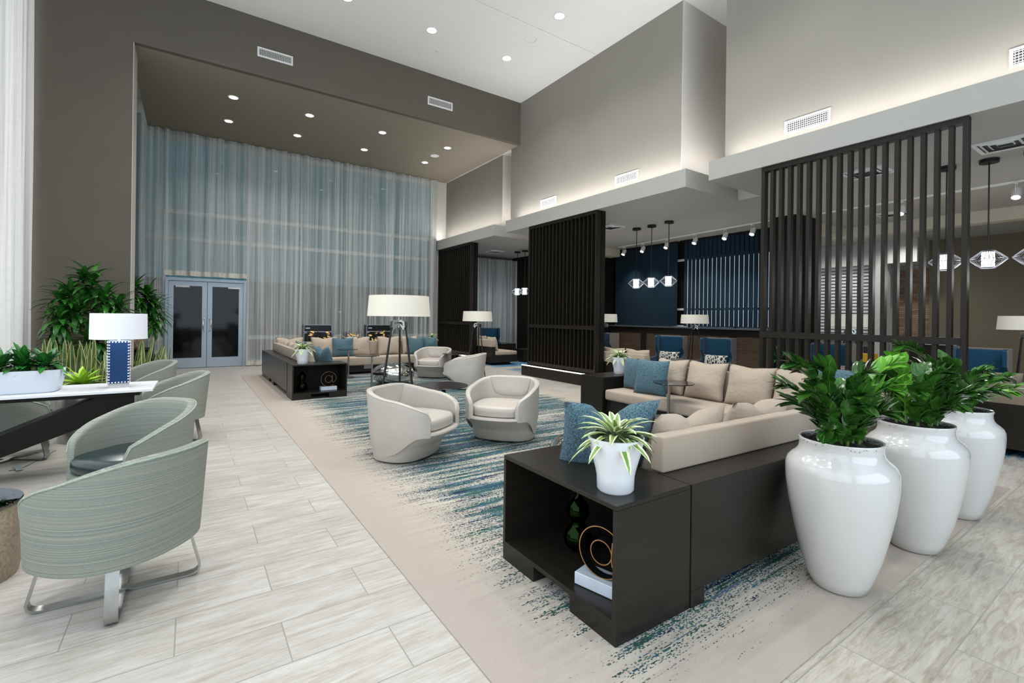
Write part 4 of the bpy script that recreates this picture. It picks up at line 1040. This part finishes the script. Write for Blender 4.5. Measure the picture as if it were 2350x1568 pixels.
# gourd vases, at-sign sculptures
def gourd(label, loc, s=1):
    bm = nb(); lathe(bm, [(.001, .0), (.04, .002), (.075, .03), (.09, .075), (.08, .12), (.05, .155), (.036, .17), (.055, .20), (.068, .24), (.06, .28), (.035, .315), (.013, .345), (.012, .40), (.016, .42), (.011, .42)], 36, cap0=False, cap1=False)
    o = obj('gourd_vase', bm, M['green_glass'], None, 'all', loc); o.scale = (s, s, s); tag(o, label, 'vase', 'green glass gourd vases'); return o
gourd('green glass gourd vase in the near open cabinet', (1.86, 2.02, .117), .92)
gourd('green glass gourd vase in the far open cabinet', (1.62, 8.80, .117), 1.0)
def at_sign(label, loc, rz, s=1):
    t = thing('at_sign_sculpture', label, 'sculpture', loc, rz, 'at-sign sculptures on marble blocks')
    obj('block', box(nb(), -.13, .13, -.06, .06, 0, .06, .003, 1), M['marble'], t)
    path = []
    for i in range(40):   # inner ring
        a = math.radians(20 + 360*i/39); path.append((.058*math.cos(a), .058*math.sin(a)))
    bm = nb(); dpt = Vector((0, .024, 0)); cz = .06+.125
    strap(bm, [(x, 0, cz+z) for x, z in path], dpt, .006)
    out = [(.062, .062), (.060, 0), (.064, -.045)]
    for i in range(46):
        a = math.radians(-36 + 306*i/45); out.append((.124*math.cos(a), .124*math.sin(a)))
    out = [(.062, .066), (.060, .03), (.058, -.02), (.062, -.05), (.078, -.062), (.094, -.05), (.108, -.03)] + [(.124*math.cos(math.radians(-5+315*i/45)), .124*math.sin(math.radians(-5+315*i/45))) for i in range(46)]
    strap(bm, [(x, 0, cz+z) for x, z in out], dpt, .006)
    sym = obj('at_symbol', bm, M['black_metal'], t, True)
    bm = nb()
    for pth in (path, out): strap(bm, [(x, -.0245, cz+z) for x, z in pth], Vector((0, .001, 0)), .0045)
    obj('gold_edge', bm, M['gold'], sym, True); t.scale = (s, s, s); return t
at_sign('gold-edged at-sign on a marble block in the near cabinet', (1.70, 1.66, .117), -PI/2+.25, 1.0)
at_sign('gold-edged at-sign on a marble block in the far cabinet', (2.05, 8.78, .117), .0, 1.05)
# ---------------------------------------------------------------- plants
def rosette(bm, uvl, c, n, L, W, el0, el1, bend, rnd, up=True, droop=0, fold=.25, tip=.5, ls=.25):
    for i in range(n):
        f = i/(max(1, n-1)); az = i*2.399+rnd.random()*1.3; el = math.radians(el0 + (el1-el0)*f + rnd.uniform(-7, 7))
        d = (math.cos(az)*math.cos(el), math.sin(az)*math.cos(el), math.sin(el))
        leaf(bm, c, d, (0, 0, 1), L*(1-ls*f)*rnd.uniform(.7, 1.15), W*rnd.uniform(.85, 1.1), bend*rnd.uniform(.7, 1.2), fold, 7, tip, uvl, droop)
def moss_disc(r, z, hgt=.015, seed=0):
    bm = nb(); rnd = random.Random(seed); rings = []
    for i in range(9):
        rr = r*i/8; ring = []
        for k in range(26):
            a = 2*PI*k/26; ring.append(bm.verts.new((rr*math.cos(a), rr*math.sin(a), z + hgt*(rnd.random() if i < 8 else 0) + hgt*(1-(i/8)**2))))
        rings.append(ring)
    for a, b in zip(rings[1:], rings[2:]):
        for k in range(26): bm.faces.new((a[k], a[(k+1) % 26], b[(k+1) % 26], b[k]))
    bm.faces.new(rings[1]); return bm
def spider_pot(label, loc, s=1, seed=1):
    rnd = random.Random(seed); t = thing('potted_spider_plant', label, 'potted plant', loc, 0, 'white pots of variegated spider plants')
    bm = nb(); lathe(bm, [(.001, 0), (.066, 0), (.073, .008), (.075, .06), (.080, .085), (.098, .15), (.112, .215), (.106, .215), (.095, .18), (.001, .18)], 44, cap0=False, cap1=False); obj('pot', bm, M['pot_white'], t, True)
    obj('moss', moss_disc(.104, .19, .028, seed), M['moss'], t, 'all')
    bm, uv = lb(); rosette(bm, uv, (0, 0, .205), 52, .21, .036, 5, 76, .85, rnd, droop=.22, tip=.75, ls=.3); obj('foliage', bm, M['leaf_var'], t, 'all')
    t.scale = (s, s, s); return t
p = on_floor(1414, 1128, HC); spl = spider_pot('variegated spider plant in a white pot on the near cabinet top', (p.x+.015, p.y+.02, HC), 1.2, 3)
dup(spl, 'variegated spider plant in a white pot on the far cabinet top', (1.62, 8.78, .60), 1.15)
dup(spl, 'small spider plant in a white pot at the right end of the far sofa', (5.62, 12.2, .60), 2.2)
dup(spl, 'spider plant showing only its leaves behind the upright blue cushions', (5.50, 5.08, .60), 3.0)
def urn(label, loc, seed, tall, stems):
    rnd = random.Random(seed); t = thing('urn_planter', label, 'potted plant', loc, 0, 'tall white urns with glossy green plants')
    prof = [(.001, 0), (.115, 0), (.13, .008), (.152, .06), (.19, .18), (.222, .32), (.246, .45), (.259, .56), (.261, .62), (.259, .652), (.249, .678), (.230, .698), (.211, .714), (.199, .732), (.194, .755), (.194, .780), (.199, .795), (.196, .803), (.186, .800), (.183, .77), (.001, .755)]
    bm = nb(); lathe(bm, prof, 72, cap0=False, cap1=False); obj('urn', bm, M['ceramic'], t, 60)
    bm = moss_disc(.183, .762, .022, seed)
    for i in range(600):
        a = rnd.random()*6.28; r = .180*math.sqrt(rnd.random()); p = Vector((r*math.cos(a), r*math.sin(a), .775+rnd.random()*.012)); b = rnd.random()*6.28
        d = Vector((math.cos(b), math.sin(b), rnd.uniform(-.1, .5)))*.03
        tube(bm, [p, p+d*.5+Vector((0, 0, .006)), p+d], .0012, 3, False)
    obj('dark_moss', bm, M['black_moss'], t)
    for az, out, hgt, young in stems:
        a = math.radians(az); d0 = Vector((math.cos(a), math.sin(a), 0)); pts = []; n = 12
        b0 = d0*.075 + Vector((rnd.uniform(-.03, .03), rnd.uniform(-.03, .03), .77))
        for i in range(n+1):
            f = i/n; pts.append(b0 + d0*out*(f**1.6) + Vector((0, 0, hgt*math.sin(f*PI/2*.96))))
        bm = nb(); tube(bm, pts, [.0085*(1-.65*i/n) for i in range(n+1)], 7); st = obj('stem', bm, M['stem'], t, True)
        bm, uv = lb(); nl = 15
        for i in range(nl):
            f = .10 + .90*i/(nl-1); k = f*n; i0 = min(n-1, int(k)); p = pts[i0].lerp(pts[i0+1], k-i0); tan = (pts[i0+1]-pts[i0]).normalized()
            side = tan.cross(Vector((0, 0, 1))); side = side.normalized() if side.length > .1 else Vector((-d0.y, d0.x, 0))
            rotq = Matrix.Rotation(rnd.uniform(-.5, .5)+i*.35, 3, tan)
            for sgn in (1, -1):
                dd = rotq @ side*sgn*.62 + tan*.95; dd = dd + Vector((rnd.uniform(-.12, .12), rnd.uniform(-.12, .12), rnd.uniform(-.05, .15)))
                leaf(bm, p, dd, tan*-.6+Vector((0, 0, 1)), .108*(1-.25*abs(f-.5))*rnd.uniform(.85, 1.12), .060*rnd.uniform(.9, 1.1), rnd.uniform(.1, .5), .18, 6, .85, uv)
        leaf(bm, pts[-1], (pts[-1]-pts[-2]), (d0.x, d0.y, .5), .10, .045, .2, .2, 6, .6, uv)
        obj('leaflets', bm, M['leaf_zz_young' if young else 'leaf_zz'], st, 'all')
    t.scale = (tall,)*3; return t
urn('nearest of three white urns, glossy green plant with pale stem at right', (2.955, 1.115, .006), 11, 1.0, [(150, .05, .42, 0), (-60, .05, .40, 0), (100, .22, .30, 0), (-140, .10, .30, 0), (150, .16, .44, 0), (120, .10, .40, 0), (190, .36, .14, 0), (60, .10, .34, 0), (-40, .14, .44, 1), (-70, .12, .34, 1), (10, .16, .28, 0), (230, .14, .26, 0), (-100, .12, .22, 0), (170, .18, .30, 0), (95, .2, .2, 0), (-20, .07, .26, 0)])
urn('middle of three white urns with bushy green plant', (3.875, 1.04, .006), 23, 1.0, [(-90, .05, .36, 0), (120, .2, .3, 0), (0, .1, .34, 0), (165, .14, .44, 1), (140, .12, .34, 0), (60, .12, .28, 0), (-40, .22, .22, 0), (-80, .16, .26, 0), (10, .18, .26, 0), (-120, .16, .2, 0), (200, .12, .26, 0), (100, .1, .3, 0), (-60, .08, .3, 0)])
urn('farthest of three white urns, its plant reaching up toward the screen', (4.805, 1.04, .006), 37, 1.0, [(-90, .08, .32, 0), (40, .1, .38, 0), (170, .1, .36, 0), (150, .38, .50, 0), (140, .2, .34, 0), (100, .12, .34, 0), (-30, .34, .26, 0), (-60, .24, .2, 1), (20, .2, .24, 0), (-100, .16, .2, 0), (60, .16, .28, 0), (-15, .26, .30, 0), (190, .14, .2, 0)])
def dracaena(label, x, y, seed, canes, pot='soil'):
    rnd = random.Random(seed); t = thing('dracaena_tree', label, 'indoor tree', (x, y, 0), 0, 'tall indoor cane plants')
    bm = nb(); lathe(bm, [(.001, 0), (.17, 0), (.23, .12), (.25, .28), (.24, .32), (.22, .30), (.001, .28)], 36, cap0=False, cap1=False); obj('pot', bm, M['plastic_black'], t, True)
    for cx_, cy_, zt, az, heads in canes:
        pts = [Vector((cx_*.35+.0*i, cy_*.35, .28)).lerp(Vector((cx_, cy_, zt)), i/6) + Vector((.015*math.sin(i*1.7+az), .015*math.cos(i*2.1+az), 0)) for i in range(7)]
        bm = nb(); tube(bm, pts, [.034-.002*i for i in range(7)], 10); cn = obj('cane', bm, M['bark'], t, True)
        bm, uv = lb()
        for hx, hy, hz, L in heads:
            c0 = pts[-1] + Vector((hx, hy, hz)); n = 40
            for i in range(n):
                f = i/(n-1); a_ = i*2.399 + rnd.random()*.6; el = math.radians(-30 + 112*f + rnd.uniform(-9, 9))
                d = (math.cos(a_)*math.cos(el), math.sin(a_)*math.cos(el), math.sin(el))
                leaf(bm, c0 + Vector((0, 0, .22*f - .14)), d, (0, 0, 1), L*rnd.uniform(.75, 1.1), .078*rnd.uniform(.8, 1.15), rnd.uniform(.5, 1.1), .22, 7, .62, uv, rnd.uniform(.25, .8))
        obj('foliage', bm, M['leaf_drac'], cn, 'all')
    return t
dracaena('tall bushy green cane plant against the dark wall behind the table lamp', -1.30, 9.70, 5, [
    (-.20, .05, 1.66, 0, [(0, 0, .0, .42), (-.10, .0, -.06, .36)]), (.04, .10, 1.78, 1, [(.0, 0, .08, .42), (-.1, 0, .14, .30)]), (.16, -.05, 1.62, 2, [(.05, 0, .0, .42), (.22, .0, -.12, .36)]),
    (.0, -.12, 1.22, 3, [(.22, 0, .1, .34), (-.30, 0, .10, .32), (.12, 0, -.2, .30)]), (.06, .0, 1.42, 4, [(.1, 0, .0, .36), (-.2, -.05, .05, .34)]), (-.1, -.05, 1.05, 5, [(-.25, 0, .0, .30), (.12, -.1, -.08, .30)])])
dracaena('smaller green cane plant behind the wall corner left of the glass door', -.98, 13.5, 9, [
    (-.05, 0, 1.85, 0, [(0, 0, .05, .50), (.25, 0, -.1, .48)]), (.12, .05, 1.50, 1, [(.20, 0, 0, .50), (.05, 0, .2, .44)]), (.05, -.1, 1.15, 2, [(.25, 0, .1, .44), (-.15, 0, 0, .36)])])
o = obj('driftwood_sculpture', (lambda bm: (tube(bm, [(0, 0, .72), (-.05, 0, .85), (-.12, .02, 1.0), (-.08, 0, 1.12)], [.09, .08, .05, .03], 8), tube(bm, [(.02, 0, .74), (.06, 0, .9), (.1, .02, 1.02), (.07, .0, 1.12)], [.07, .05, .05, .02], 8), tube(bm, [(-.05, -.02, .74), (0, -.02, .88), (.0, .0, 1.05)], [.06, .06, .03], 8), bm)[-1])(nb()), M['bark'], None, True, (-.86, 12.2, .0))
tag(o, 'twisted pale wood root standing on the dark pedestal behind the table lamp', 'sculpture')
t = thing('dark_pedestal', 'dark round tiered pedestal behind the furthest sage chair', 'pedestal', (-.86, 12.2, 0))
bm = nb(); lathe(bm, [(.30, 0), (.32, .5), (.30, .52)], 32); obj('drum', bm, M['plastic_black'], t, True); bm = nb(); lathe(bm, [(.36, .52), (.37, .56), (.24, .60), (.22, .66), (.25, .70), (.2, .73)], 32); obj('tiered_top', bm, M['plastic_black'], t, True)
def snake(label, x, y, seed, n=26):
    rnd = random.Random(seed); t = thing('snake_plant', label, 'potted plant', (x, y, 0))
    bm = nb(); box(bm, -.72, .72, -.16, .16, 0, .34, .02, 2); obj('trough', bm, M['plastic_black'], t, True)
    bm, uv = lb()
    for i in range(n):
        az = rnd.random()*6.28; el = math.radians(rnd.uniform(62, 88)); d = (math.cos(az)*math.cos(el), math.sin(az)*math.cos(el), math.sin(el))
        leaf(bm, (rnd.uniform(-.68, .68), rnd.uniform(-.1, .1), .33), d, (math.cos(az), math.sin(az), .2), rnd.uniform(.38, .78), .062, rnd.uniform(-.3, .45), .2, 8, .62, uv, root=.5)
    obj('foliage', bm, M['leaf_snake'], t, 'all'); return t
snake('row of yellow-edged snake plants behind the white table', -.95, 9.0, 4, 60)
t = thing('white_console_table', 'long white-topped table with dark slanted legs at the left edge', 'table', (-.275, 5.46, 0), -.02)
obj('table_top', box(nb(), -2.6, 0, 0, .62, .725, .75, .003, 1), M['table_top'], t); obj('under_frame', box(nb(), -2.5, -.10, .05, .57, .69, .725), M['panel_black'], t)
bm = nb(); x0, x1, z1, th = -.14, -1.62, .69, .14
vs = [(x0, z1), (x0, z1-.12), (x1-.0, 0), (x1-.28, 0), (x1-.28, .02), (x0-.26, z1)]
A = [bm.verts.new((a, .08, b)) for a, b in vs]; B = [bm.verts.new((a, .54, b)) for a, b in vs]; bm.faces.new(A); bm.faces.new(B)
for i in range(len(vs)): j = (i+1) % len(vs); bm.faces.new((A[i], A[j], B[j], B[i]))
obj('leg', bm, M['panel_black'], t)
bm = nb(); vs = [(-1.7, z1), (-1.42, z1), (-2.4, 0), (-2.6, 0)]
A = [bm.verts.new((a, .08, b)) for a, b in vs]; B = [bm.verts.new((a, .54, b)) for a, b in vs]; bm.faces.new(A); bm.faces.new(B)
for i in range(4): j = (i+1) % 4; bm.faces.new((A[i], A[j], B[j], B[i]))
obj('leg', bm, M['espresso'], t)
obj('end_plate', box(nb(), -.14, -.125, .08, .54, .56, .69), M['steel'], t)
# table lamp
lx, ly = -.545, 5.72
t = thing('table_lamp', 'blue studded table lamp with a white drum shade on the white table', 'table lamp', (lx, ly, .75), .10)
obj('foot', box(nb(), -.076, .076, -.055, .055, 0, .04), M['steel'], t)
obj('body', box(nb(), -.078, .078, -.057, .057, .04, .435, .004, 1), simple('blue_leather', '#0c335e', .4, spec=.25), t)
bm = nb()
def stud(p): bmesh.ops.create_icosphere(bm, subdivisions=1, radius=.0075, matrix=Matrix.Translation(p))
for i in range(15):
    z = .05+i*.0266
    for s in (-1, 1): stud((s*.069, -.059, z)); stud((s*.080, -.047, z)); stud((s*.080, .047, z))
for i in range(1, 6):
    for z in (.05, .4225): stud((-.069+i*.023, -.059, z))
obj('studs', bm, M['white_metal'], t, True)
bm = nb(); tube(bm, [(0, 0, .43), (0, 0, .52)], .01, 8); obj('neck', bm, M['white_metal'], t, True)
bm = nb(); lathe(bm, [(.212, .452), (.209, .688), (.205, .688), (.208, .452), (.212, .452)], 56, cap0=False, cap1=False); obj('lamp_shade', bm, M['shade_white'], t, True)
l = bpy.data.lights.new('table_lamp_bulb', 'POINT'); l.energy = 8; l.shadow_soft_size = .07; l.color = (1, .95, .9); o = bpy.data.objects.new('table_lamp_bulb', l); o.location = (lx, ly, 1.30); C.objects.link(o)
# planter box on the table
t = thing('planter_box', 'long white planter box of dark green rosettes on the white table', 'potted plant', (-1.43, 5.74, .75), -.02); t.scale = (1.05, 1.1, 1.25)
bm = nb(); loft(bm, [plan_loop(.445, .125, .125, 6, 0), plan_loop(.458, .135, .135, 6, .01), plan_loop(.48, .147, .147, 5, .10), plan_loop(.485, .15, .15, 5, .155), plan_loop(.47, .135, .135, 5, .155), plan_loop(.46, .13, .13, 5, .14)]); obj('box', bm, M['planter_white'], t, 50)
bm = nb(); rnd = random.Random(3)
for i in range(160):
    bmesh.ops.create_icosphere(bm, subdivisions=1, radius=rnd.uniform(.012, .024), matrix=Matrix.Translation((rnd.uniform(-.45, .45), rnd.uniform(-.11, .11), .155+rnd.random()*.015)))
obj('moss', bm, M['moss'], t, True)
for i, (px_, hz) in enumerate(((-.40, .22), (-.22, .22), (-.06, .20), (.10, .22), (.24, .24), (.37, .19))):
    bm, uv = lb(); rosette(bm, uv, (px_, rnd.uniform(-.03, .03), .17), 36, .21, .066, 0, 84, .6, rnd, droop=.15, tip=.6, ls=.15); obj('rosette', bm, M['leaf_succ'], t, 'all')
t = thing('bromeliad_bowl', 'bright lime green leafy plant beside the base of the table lamp', 'potted plant', (-1.0, 7.15, .0))
bm = nb(); lathe(bm, [(.001, 0), (.2, 0), (.22, .5), (.12, .52), (.17, .64), (.001, .62)], 32, cap0=False, cap1=False); obj('pot_stand', bm, M['steel'], t, True)
bm, uv = lb(); rosette(bm, uv, (0, 0, .62), 34, .34, .07, 6, 75, .5, random.Random(8), tip=.55); obj('foliage', bm, M['leaf_lime'], t, 'all')
# hammered drum with glass top at lower left, and the cable
t = thing('drum_side_table', 'hammered metal drum table with dark glass top at the lower left edge', 'side table', (-1.03, 3.72, 0))
bm = nb(); lathe(bm, [(.001, 0), (.25, 0), (.26, .05), (.262, .38), (.25, .40), (.001, .40)], 48, cap0=False, cap1=False); obj('drum', bm, M['hammered'], t, True)
bm = nb(); lathe(bm, [(.001, .402), (.265, .402), (.268, .408), (.265, .414), (.001, .414)], 48, cap0=False, cap1=False); obj('glass_top', bm, M['smoked_glass'], t, True)
a_, b_ = on_floor(20, 1082), on_floor(128, 1035); m_ = on_floor(70, 1066)
bm = nb(); tube(bm, [a_+Vector((0, 0, .004)), on_floor(45, 1078)+Vector((0, 0, .004)), m_+Vector((0, 0, .004)), on_floor(100, 1050)+Vector((0, 0, .004)), b_+Vector((0, 0, .004))], .0035, 6)
cb_ = obj('floor_cable', bm, M['steel'], None, True); tag(cb_, 'thin grey cable taped across the floor under the sage chairs', 'cable')
for (px_, py_), lab in (((95, 1053), 'strip of grey tape over the cable, the right piece'), ((42, 1077), 'strip of grey tape over the cable, the left piece')):
    p = on_floor(px_, py_); o = obj('tape_strip', box(nb(), -.09, .09, -.022, .022, 0, .002), M['alu'], None, False, (p.x, p.y, .008), (0, 0, 1.9)); tag(o, lab, 'tape', 'tape on the cable')
# ---------------------------------------------------------------- items behind the far sofa
t = thing('narrow_console', 'narrow dark console behind the far sofa under the twig balls', 'table', (2.5, 13.15, 0)); obj('top', box(nb(), 0, 3.2, 0, .4, .66, .69), M['espresso'], t); obj('leg', box(nb(), .05, .1, .05, .35, 0, .66), M['espresso'], t); obj('leg', box(nb(), 3.1, 3.15, .05, .35, 0, .66), M['espresso'], t)
def kiosk(label, x, y):
    t = thing('display_cabinet', label, 'cabinet', (x, y, 0), 0, 'black two-tier cabinets by the curtain')
    obj('body', box(nb(), -.37, .37, 0, .32, 0, 1.16), M['plastic_black'], t); bm = box(nb(), -.375, .375, -.01, .0, .955, .975); box(bm, -.375, .375, -.01, 0, 1.15, 1.165); box(bm, -.385, -.37, -.01, 0, 0, 1.165); box(bm, .37, .385, -.01, 0, 0, 1.165)
    obj('trim_frame', bm, M['alu'], t); bm = box(nb(), -.33, -.22, -.006, 0, 1.055, 1.08); box(bm, -.36, -.3, -.006, 0, .925, .94); obj('label_plate', bm, M['white_metal'], t); return t
k0 = kiosk('black two-tier cabinet behind the far sofa, left one', 3.05, 14.35); dup(k0, 'black two-tier cabinet behind the far sofa, right one', (4.83, 14.35, 0))
o = obj('white_box', box(nb(), 0, .62, 0, .1, .69, .83, .01, 1), M['white_metal'], None, False, (3.55, 13.42, 0)); tag(o, 'low white box between the two black cabinets', 'box')
def twigs(label, loc, seed, r=.16):
    rnd = random.Random(seed); bm = nb()
    for i in range(46):
        p = Vector((rnd.gauss(0, 1), rnd.gauss(0, 1), rnd.gauss(0, 1))).normalized()*r*rnd.uniform(.3, 1.0); p.x *= .8; p.z = abs(p.z*1.5+.12)
        d = Vector((rnd.gauss(0, 1), rnd.gauss(0, 1), rnd.gauss(0, 1))).normalized()*.09
        tube(bm, [p-d, p+d], .0045, 4)
    o = obj('twig_sculpture', bm, M['plastic_black'], None, False, loc); tag(o, label, 'sculpture', 'dark twig sculptures on the console'); return o
for i, (px_, lab) in enumerate(((712, 'dark twig sculpture in front of the left black cabinet'), (757, 'dark twig sculpture right of the left black cabinet'), (794, 'dark twig sculpture left of the low white box'), (828, 'dark twig sculpture left of the right black cabinet'), (892, 'dark twig sculpture right of the right black cabinet'))):
    x, y = at_dist(px_, 12.75); twigs(lab, (x, y, .69), 20+i)
def goldleaf(label, loc, seed):
    rnd = random.Random(seed); t = thing('gold_leaf_sculpture', label, 'sculpture', loc, 0, 'gold leaf sculptures on the console'); bm, uv = lb()
    for i in range(12):
        p = Vector((rnd.uniform(-.2, .2), rnd.uniform(-.05, .05), rnd.uniform(.04, .34))); a = rnd.random()*6.28
        leaf(bm, p, (math.cos(a), .2*math.sin(a), math.sin(a)*.6+.3), (0, -1, .3), .11, .05, .3, .3, 5, .5, uv)
    obj('leaves', bm, M['brass'], t, 'all'); bm = nb()
    for i in range(8): tube(bm, [(0, 0, 0), (rnd.uniform(-.1, .1), 0, .15), (rnd.uniform(-.2, .2), 0, rnd.uniform(.2, .35))], .004, 4)
    obj('stems', bm, M['plastic_black'], t); return t
for i, (px_, lab) in enumerate(((734, 'gold leaf sculpture in front of the left black cabinet'), (809, 'gold leaf sculpture in front of the white box'), (870, 'gold leaf sculpture in front of the right black cabinet'))):
    x, y = at_dist(px_, 12.6); goldleaf(lab, (x, y, .69), 40+i)
# ---------------------------------------------------------------- small things in the rear rooms
t = thing('cube_side_table', 'grey-brown wood cube table between the wing chairs', 'side table', (8.62, 6.05, 0), .1); obj('body', box(nb(), 0, .5, 0, .5, .0, .46), M['panel_black'], t); obj('top', box(nb(), -.01, .51, -.01, .51, .46, .57), M['table_wood'], t)
for lab, x, y, z, s in (('low dark ottoman in the far bay by the middle screen', 8.9, 12.3, .42, .5), ('dark cabinet behind the ottoman in the far bay', 8.6, 13.2, .56, .6)):
    t = thing('ottoman' if z < .5 else 'low_cabinet', lab, 'ottoman' if z < .5 else 'cabinet', (x, y, 0)); obj('body', box(nb(), 0, s, 0, s, .03, z-.03, .01, 1), M['espresso'], t); obj('top', box(nb(), -.005, s+.005, -.005, s+.005, z-.03, z, .008, 1), M['black_metal'], t)
t = thing('floor_plant', 'leafy green plant in a glass cylinder behind the near screen', 'potted plant', (10.3, 5.05, 0)); bm = nb(); lathe(bm, [(.14, 0), (.14, .62), (.13, .62), (.13, .01)], 28); obj('glass_cylinder', bm, M['window_glass'], t, True)
bm, uv = lb(); rosette(bm, uv, (0, 0, .6), 30, .55, .06, 20, 85, .7, random.Random(2), droop=.3); obj('foliage', bm, M['leaf_drac'], t, 'all')
t = thing('yellow_case', 'upright yellow case glimpsed through the near screen', 'case', (11.9, 3.9, 0)); obj('shell', box(nb(), 0, .26, 0, .3, .0, .78, .02, 2), M['yellow'], t); obj('handle', box(nb(), .05, .2, .1, .2, .78, .92), M['plastic_black'], t); bm = nb(); tube(bm, [(-.01, .15, .25), (.0, .15, .25)], .05, 16); obj('dial', bm, M['plastic_black'], t)
t = thing('service_counter', 'low dark counter with pale stone top under the stone panel', 'counter', (16.4, 3.6, 0)); obj('body', box(nb(), 0, .7, 0, 1.3, 0, .86), M['espresso_y'], t); obj('counter_top', box(nb(), -.03, .73, -.03, 1.33, .86, .9), M['marble'], t)
